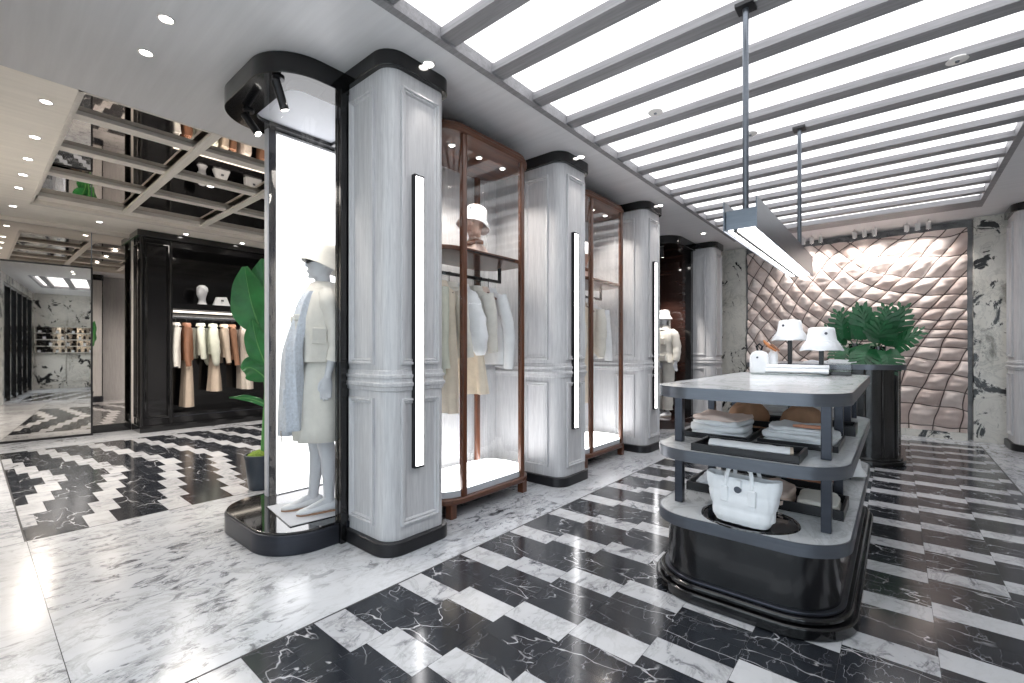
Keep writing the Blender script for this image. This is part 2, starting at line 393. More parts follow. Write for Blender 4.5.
# ------------------------------------------------------------ walls
def build_walls():
    # left wall with mirror cladding, back wall, right wall, near wall with the glazed entrance
    struct(B().box(WX0-.15, WX0, WY0-.3, WY1+.2, -.1, CZ+.2).build('wall_left', 'ceilcream', smooth=0))
    struct(B().box(WX0-.15, WX1+.15, WY1, WY1+.2, -.1, CZ+.2).build('wall_back', 'wallmarble2', smooth=0))
    struct(B().box(WX1, WX1+.15, WY0-.3, WY1+.2, -.1, CZ+.2).build('wall_right', 'wallmarble', smooth=0))
    n = B(); n.box(WX0, -2.45, WY0-.25, WY0, 0, CZ); n.box(2.5, WX1, WY0-.25, WY0, 0, CZ); n.box(-2.45, 2.5, WY0-.25, WY0, 2.86, CZ)
    struct(n.build('wall_near', 'wallmarble', smooth=0))
    f = B(); f.box(-2.45, 2.5, WY0-.14, WY0-.02, 2.78, 2.86); f.box(-2.45, 2.5, WY0-.12, WY0-.04, 0, .10)
    xs = [-2.45, -1.5, -.55, .4, 1.35, 2.4]
    for x in xs: f.box(x, x+.10, WY0-.2, WY0+.0, 0, 2.80)
    d = struct(f.build('door_1', 'black', smooth=0), 'black framed glazed entrance')
    for a, b in zip(xs, xs[1:]):
        B().box(a+.10, b, WY0-.095, WY0-.085, .1, 2.78).build('pane', 'dglass', d, smooth=0)
    # pavement outside
    struct(B().box(-6, 6, -6, WY0-.31, -.14, -.02).build('ground', 'ceilcream', smooth=0))
    # left room partition far behind (only glimpsed)
    struct(B().box(WX0, -3.35, 5.9, 6.05, 0, CZ).build('wall_partition', 'wash', smooth=0))
    # spine wall behind the display cases
    s = B(); s.box(-3.35, -3.12, 2.14, 7.04, 0, CZ); s.box(-3.35, -3.12, 7.97, 8.4, 0, CZ)
    segs = ((2.40, 3.42), (3.93, 5.24), (5.75, 7.0))
    for y0, y1 in segs:
        for z0, z1 in ((.16, .98), (1.14, 2.92)):
            moulding(s, (-3.12, y0+.1, z0), (0,1,0), (0,0,1), (1,0,0), y1-y0-.2, z1-z0)
        s.box(-3.12, -3.095, y0, y1, 1.03, 1.055); s.box(-3.12, -3.105, y0, y1, 1.055, 1.08)
    struct(s.build('wall_spine', 'wash'), 'whitewashed panelled wall behind the glass cases')
    # back end of the right room: marble piers and frame around the quilted panel
    p = B(); p.box(-2.5, -2.06, 8.90, WY1, 0, CZ); struct(p.build('wall_pier_left', 'wallmarble', smooth=0, bevel=.004), 'blotched marble pier left of the quilted panel')
    p = B(); p.box(.80, 1.75, 8.84, WY1, 0, CZ); struct(p.build('wall_pier_right', 'wallmarble', smooth=0, bevel=.004), 'blotched marble pier right of the quilted panel')
    t = B(); t.box(-2.06, .80, 9.0, WY1, .0, .075); t.box(-2.06, .80, 9.0, WY1, 2.955, CZ); t.box(.745, .80, 8.96, WY1, .075, 2.955); t.box(-2.06, -2.03, 8.96, WY1, .075, 2.955)
    struct(t.build('trim_6', 'wallmarble2', smooth=0), 'dark grey stone surround of the quilted panel')
    b = B().box(-2.03, .745, 8.86, 9.0, 0, .10); struct(b.build('baseboard_back', 'wallmarble', smooth=0), 'blotched marble skirting under the quilted panel')
build_walls()

# ------------------------------------------------------------ quilted wall sculpture
def build_quilt():
    x0, x1, z0, z1 = -2.03, .745, .10, 2.95; nx, nz = 300, 300; D = 8.99
    def warp(x, z):
        s = (x-x0)/(x1-x0); t = (z-z0)/(z1-z0)
        # cords that are level on the right and dive to the right on the left side
        k = 1/(1+math.exp(-(s-.48)/.09))
        A = 3.9*(-.09*(x1-x0))*math.log(1+math.exp(-(s-.48)/.09))
        Q = 3.3*z + A + 1.15*k*math.tanh((t-.50)/.10) + .22*math.sin(5.5*s+3*t)
        P = 3.9*x - 2.4*(z-1.2)*(1-k) - k*3.4*(.12*(z1-z0))*math.log(1+math.exp((t-.40)/.12)) + .18*math.sin(t*7+s*2)
        wx = noise.noise(Vector((x*1.5, z*1.5, 3.1))); wz = noise.noise(Vector((x*1.5, z*1.5, 9.7))); w2 = noise.noise(Vector((x*4, z*4, 5.0)))
        P = P*1.12 + .42*wx + .12*w2; Q = Q*1.12 + .40*wz - .12*w2
        return P, Q
    W = [[warp(x0+(x1-x0)*i/nx, z0+(z1-z0)*j/nz) for i in range(nx+1)] for j in range(nz+1)]
    dx = (x1-x0)/nx; dz = (z1-z0)/nz; vs = []; att = []
    for j in range(nz+1):
        for i in range(nx+1):
            P, Q = W[j][i]
            i2, j2 = min(i+1, nx), min(j+1, nz); i1, j1 = i2-1, j2-1
            gP = math.hypot((W[j][i2][0]-W[j][i1][0])/dx, (W[j2][i][0]-W[j1][i][0])/dz)
            gQ = math.hypot((W[j][i2][1]-W[j][i1][1])/dx, (W[j2][i][1]-W[j1][i][1])/dz)
            fp, fq = P-math.floor(P), Q-math.floor(Q)
            dP = min(fp, 1-fp)/max(gP, .3); dQ = min(fq, 1-fq)/max(gQ, .3)
            d = min(dP, dQ)
            h = .075*min(1, (math.sin(PI*fp)*math.sin(PI*fq))**.55)
            # each cushion tilts its own way
            cp, cq = math.floor(P), math.floor(Q); r = noise.cell(Vector((cp*1.7+.5, cq*2.3+.5, .5)))
            h += .022*(fp-.5)*(r-.5)*2*min(1, d/.03) + .03*(fq-.5)*min(1, d/.03)
            xx = x0+dx*i; zz = z0+dz*j; h += .020*noise.noise(Vector((xx*7+cp*3.3, zz*16+cq*1.7, 1)))*min(1, d/.03)
            h += .05*math.sin(2.3*(x0+(x1-x0)*i/nx))*math.sin(2.1*j/nz*PI)
            vs.append((x0+(x1-x0)*i/nx, D-.055-h, z0+(z1-z0)*j/nz)); att.append((cp+.5, cq+.5, min(1, d/.05)))
    fs = [(j*(nx+1)+i, j*(nx+1)+i+1, (j+1)*(nx+1)+i+1, (j+1)*(nx+1)+i) for j in range(nz) for i in range(nx)]
    me = bpy.data.meshes.new('padded_relief'); me.from_pydata(vs, [], fs); me.materials.append(M['quilt'])
    at = me.attributes.new('cell', 'FLOAT_VECTOR', 'POINT'); at.data.foreach_set('vector', [c for v in att for c in v])
    me.shade_smooth()
    root = thing('quilted_wall_panel', 'large pink quilted leather relief with dark cords on the far wall', 'wall panel', (0,0,0))
    o = bpy.data.objects.new('padded_relief', me); COL.objects.link(o); o.parent = root
    B().box(x0, x1, 8.985, WY1-.002, z0, z1).build('backing_board', 'blacksatin', root, smooth=0)
build_quilt()

# ------------------------------------------------------------ panelled columns with linear wall lamps
def make_column(y0, label, back=-3.125):
    """column on the spine: x -3.12..-2.33, y0..y0+.43"""
    y1 = y0+.455; r = (0, .10, .06, 0); X0, X1 = back, -2.33
    root = thing('column', label, 'column', (0,0,0), group=None)
    b = B(); b.prism(rrect(X0, X1, y0, y1, r), .08, 2.965)
    # rail round the column
    b.loft([[(x, y, z) for x, y in rrect(X0, X1+d, y0-d, y1+d, (0, .10+d, .06+d, 0))] for d, z in ((0,.995),(.010,1.0),(.012,1.02),(.022,1.028),(.024,1.045),(.012,1.052),(.010,1.072),(.018,1.078),(.020,1.095),(.008,1.10),(.006,1.12),(0,1.125))], cap=False)
    b.build('shaft', 'wash', root, smooth=35)
    m = B()
    for z0, z1 in ((.17, .95), (1.16, 2.87)):
        moulding(m, (X1, y0+.09, z0), (0,1,0), (0,0,1), (1,0,0), .30, z1-z0)
        moulding(m, (-2.74, y0, z0), (1,0,0), (0,0,1), (0,-1,0), .27, z1-z0)
        moulding(m, (-2.72, y1, z0), (1,0,0), (0,0,1), (0,1,0), .235, z1-z0)
    m.build('panel_moulding', 'wash', root)
    B().prism(rrect(X0, X1+.035, y0-.035, y1+.035, (0,.135,.095,0)), 0, .085).build('plinth', 'blacksatin', root, smooth=35, bevel=.006)
    B().prism(rrect(X0, X1+.035, y0-.035, y1+.035, (0,.135,.095,0)), 2.965, CZ+.002).build('capital', 'black', root, smooth=35, bevel=.005)
    return root
def make_wall_lamp(y, label):
    root = thing('linear_wall_lamp', label, 'wall lamp', (-2.33, y, 1.43))
    B().box(.0, .034, -.038, .038, -.92, .92).build('housing', 'blacksatin', root, smooth=0, bevel=.003)
    B().box(.034, .0365, -.029, .029, -.905, .905).build('diffuser', 'bar', root, smooth=0)
    return root
COLS = (1.62, 3.46, 5.28)
for y, s in zip(COLS, ('whitewashed panelled column with black base nearest the mannequin case', 'whitewashed panelled column between the two walnut display cases', 'whitewashed panelled column after the second walnut display case')):
    make_column(y, s, -2.795 if y < 2 else -3.1195)
make_column(8.0, 'whitewashed panelled column beside the far mannequin case, at the marble pier')
for y, s in ((1.83, 'nearest lit vertical bar lamp on the nearest column'), (3.67, 'lit vertical bar lamp on the column between the two walnut cases'), (5.52, 'lit vertical bar lamp on the third column, beside the far mannequin')):
    make_wall_lamp(y, s)
# column at the right edge
def right_column():
    root = thing('column', 'pale panelled column cut by the right edge of the photo', 'column')
    X0, X1, y0, y1 = 1.12, 1.8, 8.30, 8.84; r = (.12, .12, 0, 0)
    b = B().prism(rrect(X0, X1, y0, y1, r), .08, 2.965)
    b.loft([[(x, y, z) for x, y in rrect(X0-d, X1+d, y0-d, y1, (.12+d,.12+d,0,0))] for d, z in ((0,.995),(.010,1.0),(.012,1.02),(.022,1.028),(.024,1.045),(.012,1.052),(.010,1.072),(.018,1.078),(.020,1.095),(.008,1.10),(.006,1.12),(0,1.125))], cap=False)
    b.build('shaft', 'wash', root, smooth=35); m = B()
    for z0, z1 in ((.17, .95), (1.16, 2.87)):
        moulding(m, (X0, y1-.06, z0), (0,-1,0), (0,0,1), (-1,0,0), .33, z1-z0); moulding(m, (X0+.14, y0, z0), (1,0,0), (0,0,1), (0,-1,0), .4, z1-z0)
    m.build('panel_moulding', 'wash', root)
    B().prism(rrect(X0-.035, X1+.035, y0-.035, y1, (.155,.155,0,0)), 0, .085).build('plinth', 'blacksatin', root, smooth=35, bevel=.006)
    B().prism(rrect(X0-.035, X1+.035, y0-.035, y1, (.155,.155,0,0)), 2.965, CZ+.002).build('capital', 'black', root, smooth=35, bevel=.005)
right_column()

# ------------------------------------------------------------ mannequin display cases
def track_spot(parent, x, y, z, d, wt=13):
    d = Vector(d).normalized()
    o = B().lathe([(.035,0),(.035,-.012),(.008,-.014),(.008,-.06)], (x,y,z), 14).build('spot_mount', 'blacksatin', parent)
    p = Vector((x,y,z-.07)); b = B().tube([p-d*.05, p+d*.12], .026, 14); b.build('spotlight', 'blacksatin', parent)
    B().tube([p+d*.1205, p+d*.122], .021, 14).build('spot_lens', 'lamp', parent)
    spot(parent, p+d*.14, d, wt, 60)
def mannequin_case():
    root = thing('mannequin_display_case', 'black mannequin case with lit back panel and curved black canopy, near the camera', 'display case')
    X0, X1, Y0, Y1 = -3.77, -2.76, 1.13, 2.13; r = (.30, .30, .02, .10)
    B().prism(rrect(X0, X1, Y0, Y1, r, 12), .0, .125).build('platform', 'bronze', root, smooth=35, bevel=.006)
    B().prism(inset(X0, X1, Y0, Y1, r, .012, 12), .1245, .14).build('platform_top', 'gloss', root, smooth=35, bevel=.003)
    c = B().ring_prism(rrect(X0, X1, Y0, Y1, r, 12), inset(X0, X1, Y0, Y1, r, .20, 12), 2.93, CZ-.001)
    c.build('canopy', 'black', root, smooth=35, bevel=.004)
    B().prism(inset(X0, X1, Y0, Y1, r, .20, 12), 2.955, CZ-.002).build('canopy_soffit', 'soffit', root, smooth=35)
    # lit back panel facing the right-hand room
    B().box(-3.69, -3.635, 1.52, 2.098, .141, 2.925).build('lightbox_frame', 'wash', root, smooth=0)
    B().box(-3.634, -3.625, 1.525, 2.095, .15, 2.90).build('lightbox_diffuser', 'box', root, smooth=0)
    B().box(-3.70, -3.64, 1.472, 1.518, .141, 2.929).build('end_post', 'bronze', root, smooth=0, bevel=.002)
    B().box(-3.70, -3.642, 1.462, 1.471, .141, 2.929).build('pale_edge_strip', 'soffit', root, smooth=0)
    b = B(); b.box(-2.80, -2.768, 1.54, 1.60, .141, 2.929); b.box(-2.765, -2.735, 1.545, 1.585, .0, 2.929); b.box(-2.785, -2.767, 1.6, 2.12, .141, 2.929); b.box(-3.62, -2.79, 2.10, 2.125, .141, 2.929)
    b.build('black_jamb', 'black', root, smooth=0, bevel=.003)
    g = B(); out = [(-2.785, 1.54)]+[(-2.935+.15*math.cos(a), 1.40-.15*math.sin(a)) for a in [PI/2*k/8 for k in range(9)]]+[(-3.06,1.25)]
    out += [(-3.09,1.25), (-3.60,1.457), (-3.635,1.47)]
    g.loft([[(x, y, .141) for x, y in out], [(x, y, 2.929) for x, y in out]], cap=False, closed=False)
    g.build('glass_panel', 'glass', root, smooth=16)
    track_spot(root, -3.48, 1.27, 2.93, (.35, .25, -.6)); track_spot(root, -2.92, 1.235, 2.93, (-.05, .32, -.85))
    s = thing('felt_sheet', 'pale grey square sheet under the shoes of the near mannequin', 'sheet', (-3.13, 1.53, .1405), -.12)
    o = B().box(-.25, .25, -.2, .2, 0, .006).build('sheet_top', 'sheet', s, smooth=0); B().box(-.254, .254, -.204, .204, 0, .003).build('sheet_edge', 'black', s, smooth=0)
mannequin_case()
def far_case():
    root = thing('mannequin_display_case', 'far mannequin case with glossy dark brown back panel and black canopy', 'display case')
    X0, X1, Y0, Y1 = -3.75, -2.62, 7.05, 7.96; r = (.3,.3,0,0)
    B().prism(rrect(X0, X1, Y0, Y1+.0, r, 10), 0, .14).build('platform', 'brownglass', root, smooth=35, bevel=.005)
    B().prism(rrect(X0, X1, Y0, Y1+.0, r, 10), 2.93, CZ).build('canopy', 'black', root, smooth=35, bevel=.004)
    B().box(-3.6, -2.77, 7.90, 7.955, .14, 2.93).build('back_panel', 'brownglass', root, smooth=0)
    B().box(-2.76, -2.66, 7.86, 7.96, .14, 2.93).build('black_jamb', 'black', root, smooth=0, bevel=.003)
    track_spot(root, -3.1, 7.2, 2.93, (0, .3, -.9), 34); track_spot(root, -2.9, 7.2, 2.93, (-.05, .3, -.9), 34)
far_case()

# ------------------------------------------------------------ walnut and glass display cases
def walnut_case(y0, label):
    root = thing('walnut_display_case', label, 'display case', (0, y0, 0))
    X0, X1, Y1 = -3.08, -2.47, 1.16; r = (.26,.26,.26,.26)
    B().prism(rrect(X0, X1, 0, Y1, r, 10), .105, .15).build('base_board', 'walnuty', root, smooth=35, bevel=.008)
    f = rrect(X0+.06, X1-.06, .12, Y1-.12, 0)
    for x, y in ((-2.53,.16),(-2.53,1.0),(-3.0,.16),(-3.0,1.0)):
        B().box(x-.03, x+.03, y-.03, y+.03, 0, .106).build('foot', 'walnut', root, smooth=0, bevel=.004)
    ins = inset(X0, X1, 0, Y1, r, .035, 10)
    B().prism(ins, .151, .20).build('platform_rim', 'soffit', root, smooth=35)
    B().prism(inset(X0, X1, 0, Y1, r, .042, 10), .2005, .212).build('lit_platform', 'plat', root, smooth=35)
    B().prism(rrect(X0, X1, 0, Y1, r, 10), 2.875, 2.915).build('top_rim', 'walnuty', root, smooth=35, bevel=.008)
    t = B().prism(inset(X0, X1, 0, Y1, r, .02, 10), 2.916, 2.945).build('top_board', 'walnuty', root, smooth=35)
    for x, y in ((-2.70,.32),(-2.70,.63),(-2.70,.93)):
        dl = B().lathe([(.032,0),(.032,-.004),(.022,-.006)], (x,y,2.875), 16).build('downlight_ring', 'whiteplastic', root)
        B().lathe([(.020,-.0062),(.020,-.0075)], (x,y,2.875), 14).build('lamp_lens', 'lamp', dl)
        spot(dl, (x,y,2.86), (0,0,-1), 13.0, 120)
    for x, y in ((-2.505,.26),(-2.505,.955),(-3.04,.26),(-3.04,.955)):
        B().prism(rrect(x-.021, x+.021, y-.024, y+.024, .008, 3), .151, 2.874).build('post', 'walnut', root, smooth=35)
    g = inset(X0, X1, 0, Y1, r, .022, 10)
    for nm, seg in (('curved_glass', [(-2.51,.235)]+g[11:22][::-1]+g[0:11][::-1]+[(-3.04,.235)]), ('curved_glass', [(-2.51,.98)]+g[22:33]+g[33:44]+[(-3.04,.98)]), ('front_glass', [(-2.495,.285),(-2.495,.93)]), ('back_glass', [(-3.05,.285),(-3.05,.93)])):
        B().loft([[(x,y,.152) for x,y in seg],[(x,y,2.874) for x,y in seg]], cap=False, closed=False).build(nm, 'glass', root, smooth=50)
    sh = B(); sh.prism(rrect(X0+.04, X1-.05, .05, Y1-.05, .2, 8), 2.0, 2.035); s = sh.build('shelf', 'walnuty', root, smooth=35, bevel=.004)
    B().box(X1-.052, X1-.046, .3, .88, 2.008, 2.018).build('shelf_slot', 'black', root, smooth=0)
    rl = B()
    for y in (.12, 1.0): rl.box(-2.81, -2.785, y-.012, y+.012, 1.86, 2.0)
    rl.box(-2.81, -2.785, .12, 1.0, 1.86, 1.885); rl.build('hanging_rail', 'blacksatin', root, smooth=0, bevel=.002)
    return root
walnut_case(2.15, 'walnut framed glass case between the first and second columns')
walnut_case(4.03, 'walnut framed glass case between the second and third columns')

# ------------------------------------------------------------ garments
def hanger(name, label, loc, rz=0, wd=.40, mat='walnut', group=None):
    r = thing(name, label, 'hanger', loc, rz, group)
    B().tube([(0,0,-.09),(0,0,-.02),(.0,0,.0),(-.014,0,.018),(0,0,.036),(.016,0,.028),(.019,0,.012)], .003, 6).build('hook', 'blacksatin', r)
    B().tube([(-wd/2,0,-.17),(-wd/4,0,-.115),(0,0,-.09),(wd/4,0,-.115),(wd/2,0,-.17)], [.010,.013,.014,.013,.010], 8, flat=(1,1)).build('shoulder_bar', mat, r)
    return r
def cloth_ring(w, t, z, seed, amp, n=40, lobes=7, yoff=0, sup=2.4):
    out = []
    for k in range(n):
        a = 2*PI*k/n; c, s = math.cos(a), math.sin(a)
        x = w*math.copysign(abs(c)**(2/sup), c); y = t*math.copysign(abs(s)**(2/sup), s)
        f = amp*(math.sin(lobes*a+seed)+.6*math.sin((lobes+4)*a+seed*2.3+z*3))
        f += amp*.5*noise.noise(Vector((x*9+seed, y*9, z*6)))
        out.append((x+f*.25*c, y+yoff+f*(.9*s if abs(s) > .05 else .05) + f*.3*noise.noise(Vector((x*4, seed, z*4))), z))
    return out
def garment(name, label, cat, loc, mat, length=.7, sh=.21, hem=.22, th=.07, sleeve=.58, puff=0.0, seed=1, rz=0, amp=.012, collar=True, group=None, trousers=False, skirt=False, cuffmat=None):
    """hung garment: width along local x, hanging point at local origin (the hook top), z down"""
    r = thing(name, label, cat, loc, rz, group)
    if trousers or skirt:
        b = B(); rings = []
        n = 10
        for i in range(n+1):
            t = i/n; z = -.16-length*t; w = sh*(1-t)+hem*t
            rings.append(cloth_ring(w, th*(.55+.45*t), z, seed, amp*(.3+t), lobes=6 if skirt else 4))
        b.loft(rings); b.build('skirt_body' if skirt else 'trouser_leg', mat, r, smooth=60)
        wb = B().loft([cloth_ring(sh*1.02, th*.6, z, seed, 0.001) for z in (-.145, -.19)]); wb.build('waistband', mat, r, smooth=60)
        return r
    prof = [(.05, .05, -.072), (.065, .055, -.088), (sh*.62, th*.72, -.112), (sh*.95, th*.86, -.148), (sh*1.0, th, -.20)]
    rings = [cloth_ring(w, t, z, seed, amp*.3) for w, t, z in prof]
    n = 12
    for i in range(1, n+1):
        t = i/n; w = sh*.93+(hem-sh*.93)*t; rings.append(cloth_ring(w, th*(1+.12*math.sin(t*PI)), -.20-(length-.13)*t, seed, amp*(.4+t)))
    B().loft(rings).build('garment_body', mat, r, smooth=60)
    if collar:
        B().loft([cloth_ring(.058, .05, -.085, seed, .002), cloth_ring(.066, .056, -.055, seed, .003), cloth_ring(.074, .062, -.075, seed, .003), cloth_ring(.086, .07, -.105, seed, .004)], cap=False).build('collar', mat, r, smooth=60)
    if sleeve > 0:
        for sd in (-1, 1):
            pts = []; rad = []
            m = 11
            for i in range(m+1):
                t = i/m; x = sd*(sh*.86+.055*math.sin(min(1, t*1.6)*PI/2)+.02*math.sin(t*4+seed)); y = -.012-.03*math.sin(t*2.2+seed*.3); z = -.145-sleeve*t
                pts.append((x, y, z)); base = .060*(1-t)+.046*t + puff*math.sin(t*PI)**.8
                base *= 1+.10*math.sin(t*23+seed*sd)*(.4+puff*8)
                if t > .93: base *= .8 if puff else .97
                rad.append(base)
            sb = B().tube(pts, rad, 14, flat=(1.0, .85)); sb.build('sleeve', mat, r, smooth=70)
            if cuffmat: B().tube([pts[-2], Vector(pts[-1])+Vector((0,0,-.012))], [rad[-1]*1.12, rad[-1]*1.16], 14).build('cuff', cuffmat, r)
    return r
def hung(name, label, cat, x, y, zrail, mat, hmat='walnut', rz=0, **k):
    hanger('coat_hanger', 'hanger carrying the '+label, (x, y, zrail), rz, .36, hmat)
    return garment(name, label, cat, (x, y, zrail), mat, rz=rz, **k)
ZR = 1.8845+.0; XR = -2.797
# first walnut case
hung('shirt', 'pale green shirt at the left end of the first walnut case rail', 'shirt', XR, 2.29, ZR-.03, 'palegreen', length=.72, sh=.20, hem=.2, th=.055, sleeve=.6, seed=2, rz=.1)
hung('dress', 'long butter yellow dress behind the white puff blouse in the first case', 'dress', XR, 2.42, ZR-.03, 'butter', length=1.02, sh=.19, hem=.23, th=.06, sleeve=0, seed=5, rz=-.08)
hung('blouse', 'ivory blouse left of the front post in the first walnut case', 'blouse', XR, 2.53, ZR-.03, 'ivory', length=.60, sh=.19, hem=.2, th=.055, sleeve=.52, seed=3, rz=.05)
hung('blouse', 'white blouse with balloon sleeves in the middle of the first walnut case', 'blouse', XR, 2.66, ZR-.03, 'white', length=.55, sh=.20, hem=.2, th=.07, sleeve=.50, puff=.045, seed=4, rz=-.05)
hung('pleated_skirt', 'butter coloured pleated skirt under the white blouses in the first case', 'skirt', XR, 2.75, ZR-.40, 'butter', length=.44, sh=.15, hem=.21, th=.07, seed=4, amp=.02, skirt=True)
hung('cardigan', 'cream cardigan beside the peach top in the first walnut case', 'cardigan', XR, 2.82, ZR-.03, 'cream', length=.50, sh=.19, hem=.19, th=.055, sleeve=.48, seed=8)
hung('top', 'peach sleeveless top on a hanger between two white jackets', 'top', XR, 2.90, ZR-.03, 'pink', length=.46, sh=.15, hem=.17, th=.05, sleeve=0, seed=9)
hung('jacket', 'long white jacket at the right end of the first walnut case', 'jacket', XR, 3.0, ZR-.03, 'white', length=.66, sh=.20, hem=.2, th=.06, sleeve=.62, seed=6, rz=.06)
# second walnut case
hung('jacket', 'pale cream jacket at the left end of the second walnut case', 'jacket', XR, 4.18, ZR-.03, 'cream', length=.70, sh=.2, hem=.2, th=.06, sleeve=.6, seed=12)
hung('dress', 'long butter dress beside the front post of the second walnut case', 'dress', XR, 4.44, ZR-.03, 'butter', length=1.12, sh=.19, hem=.2, th=.06, sleeve=.0, seed=13)
hung('top', 'tan top on a hanger in the second walnut case', 'top', XR, 4.55, ZR-.03, 'sand', length=.5, sh=.16, hem=.17, th=.05, sleeve=0, seed=14)
hung('blouse', 'ivory blouse in the middle of the second walnut case', 'blouse', XR, 4.66, ZR-.03, 'ivory', length=.58, sh=.19, hem=.2, th=.06, sleeve=.55, puff=.02, seed=15)
hung('jacket', 'white jacket at the right end of the second walnut case', 'jacket', XR, 4.80, ZR-.03, 'white', length=.6, sh=.2, hem=.2, th=.06, sleeve=.58, seed=16)

# ------------------------------------------------------------ bucket hats
def bucket_hat(label, loc, mat='white', rot=(0,0,0), sc=1, badge_az=-1.9, brim=.140, slope=.072):
    r = thing('bucket_hat', label, 'hat', loc); r.rotation_euler = rot; r.scale = (sc,)*3
    prof = [(.001,.098),(.05,.099),(.075,.095),(.084,.085),(.090,.045),(.096,.004),(.100,-.002),(.115,-.028),(brim,-slope),(brim-.001,-slope-.003),(.112,-.034),(.092,-.006),(.080,.08),(.05,.09),(.001,.092)]
    n = 40; rings = []
    for q, z in prof:
        rings.append([(q*math.cos(2*PI*k/n)*(1+.02*math.sin(3*2*PI*k/n)*(q>.1)), q*.94*math.sin(2*PI*k/n), z+.004*math.sin(5*2*PI*k/n)*(q>.1)) for k in range(n)])
    B().loft(rings, cap=False).build('hat_shell', mat, r, smooth=50)
    s = B()
    for q, z in ((.1065,-.0115),(.120,-.028),(.134,-.045)):
        s.tube([(q*math.cos(2*PI*k/36), q*.94*math.sin(2*PI*k/36), z+.002) for k in range(37)], .0013, 5)
    s.build('brim_stitching', mat, r)
    c, d = math.cos(badge_az), math.sin(badge_az)
    B().tube([(.086*c, .081*d, .05), (.0925*c, .0875*d, .05)], .010, 12).build('badge', 'badge', r)
    return r
def hat_stand(label, loc, h, tray=False):
    r = thing('hat_stand', label, 'hat stand', loc)
    B().lathe([(.055,0),(.055,.008),(.012,.010)], n=24).build('base_disc', 'blacksatin', r)
    B().box(-.015, .015, -.015, .015, .009, h).build('post', 'blacksatin', r, smooth=0, bevel=.002)
    B().lathe([(.05,h-.012),(.05,h),(.001,h+.004)], n=20).build('head_disc', 'blacksatin', r)
    return r

# ------------------------------------------------------------ hat figures in the walnut cases
def hat_figure(label, loc, rz, hl):
    r = thing('sculpted_hat_head', label, 'bust', loc, rz); r.scale = (1.1, 1.1, 1.26)
    b = B(); b.loft([cloth_ring(w, t, z, 3, a, lobes=5) for w, t, z, a in ((.10,.08,0,.008),(.11,.085,.03,.012),(.085,.07,.07,.012),(.05,.045,.10,.01),(.045,.042,.14,.006))])
    b.build('bust_base', 'pink', r, smooth=60)
    h = B(); h.loft([cloth_ring(w, t, z, 6, .004, yoff=yo, sup=2.1) for w, t, z, yo in ((.042,.042,.135,0),(.05,.06,.165,-.015),(.062,.078,.20,-.018),(.070,.088,.25,-.01),(.066,.082,.30,0),(.03,.04,.335,.005))])
    h.ell((0,-.098,.222), (.012,.016,.02)); h.build('head', 'peach', r, smooth=70)
    B().tube([(-.06,-.03,.10),(-.02,-.075,.09),(.03,-.07,.105),(.065,-.02,.10)], .016, 8).build('scarf', 'tan', r)
    bucket_hat(hl, (loc[0], loc[1], loc[2]+.335), 'white', (-.28, .16, rz), 1.05, slope=.07, brim=.14)
hat_figure('peach sculpted head with tan scarf on the shelf of the first walnut case', (-2.77, 2.80, 2.036), .5, 'tilted white bucket hat on the sculpted head in the first walnut case')
hat_figure('peach sculpted head on the shelf of the second walnut case', (-2.77, 4.56, 2.036), .5, 'tilted white bucket hat on the sculpted head in the second walnut case')

# ------------------------------------------------------------ black wardrobe in the left room
def wardrobe():
    root = thing('black_wardrobe', 'tall glossy black open wardrobe with lit hanging rail in the left room', 'wardrobe')
    X0, X1, Y0, Y1 = -9.215, -8.68, 1.66, 5.4
    OY0, OZ0, OZ1, SZ = 2.10, .26, 2.86, 1.90
    b = B(); b.box(X0, X0+.03, Y0+.04, Y1, .1, 2.95); b.box(X0, X1-.03, Y0+.03, OY0-.02, .10, 2.96); b.box(X0, X1-.03, OY0-.02, Y1, OZ1, 2.96); b.box(X0, X1-.03, OY0-.02, Y1, .10, OZ0)
    b.box(X0, X1-.03, Y1-.3, Y1, OZ0, OZ1); b.build('carcass', 'black', root, smooth=0, bevel=.004)
    B().box(X0, X1+.02, Y0, Y1, 0, .10).build('plinth', 'black', root, smooth=0, bevel=.006)
    B().box(X0, X1+.03, Y0-.03, Y1, 2.96, CZ-.002).build('cornice', 'black', root, smooth=0, bevel=.01)
    m = B(); moulding(m, (X1-.03, Y0+.07, .2), (0,1,0), (0,0,1), (1,0,0), .30, 2.68); moulding(m, (X1-.15, Y0+.03, .2), (-1,0,0), (0,0,1), (0,-1,0), .30, 2.68)
    m.build('door_moulding', 'black', root)
    c = B()
    for dx, dy in ((0,0),(-.05,0),(0,.05)): pass
    c.tube([(X1-.03, Y0+.03, .1), (X1-.03, Y0+.03, 2.96)], .026, 12); c.tube([(X1-.03, OY0-.05, .1), (X1-.03, OY0-.05, 2.96)], .022, 12); c.tube([(X1-.46, Y0+.03, .1), (X1-.46, Y0+.03, 2.96)], .012, 12)
    c.build('corner_bead', 'black', root)
    B().box(X0+.03, X1-.05, OY0-.02, Y1-.3, SZ, SZ+.10).build('shelf', 'black', root, smooth=0, bevel=.003)
    B().box(X1-.09, X1-.055, OY0, Y1-.32, SZ-.05, SZ-.024).build('led_strip', 'led', root, smooth=0)
    B().tube([(X0+.27, OY0-.02, 1.78), (X0+.27, Y1-.3, 1.78)], .013, 10).build('hanging_rail', 'steel', root)
    B().box(X1-.034, X1-.026, OY0, Y1-.3, .20, .212).build('base_inlay', 'bronze', root, smooth=0)
    li = bpy.data.lights.new('lamp_light', 'AREA'); li.shape = 'RECTANGLE'; li.size = .04; li.size_y = 2.8; li.energy = 4; li.color = (1,.95,.90)
    o = bpy.data.objects.new('lamp_light', li); COL.objects.link(o); o.parent = root; o.location = (X1-.07, 3.6, SZ-.07); o.rotation_euler = (0, .35, 0)
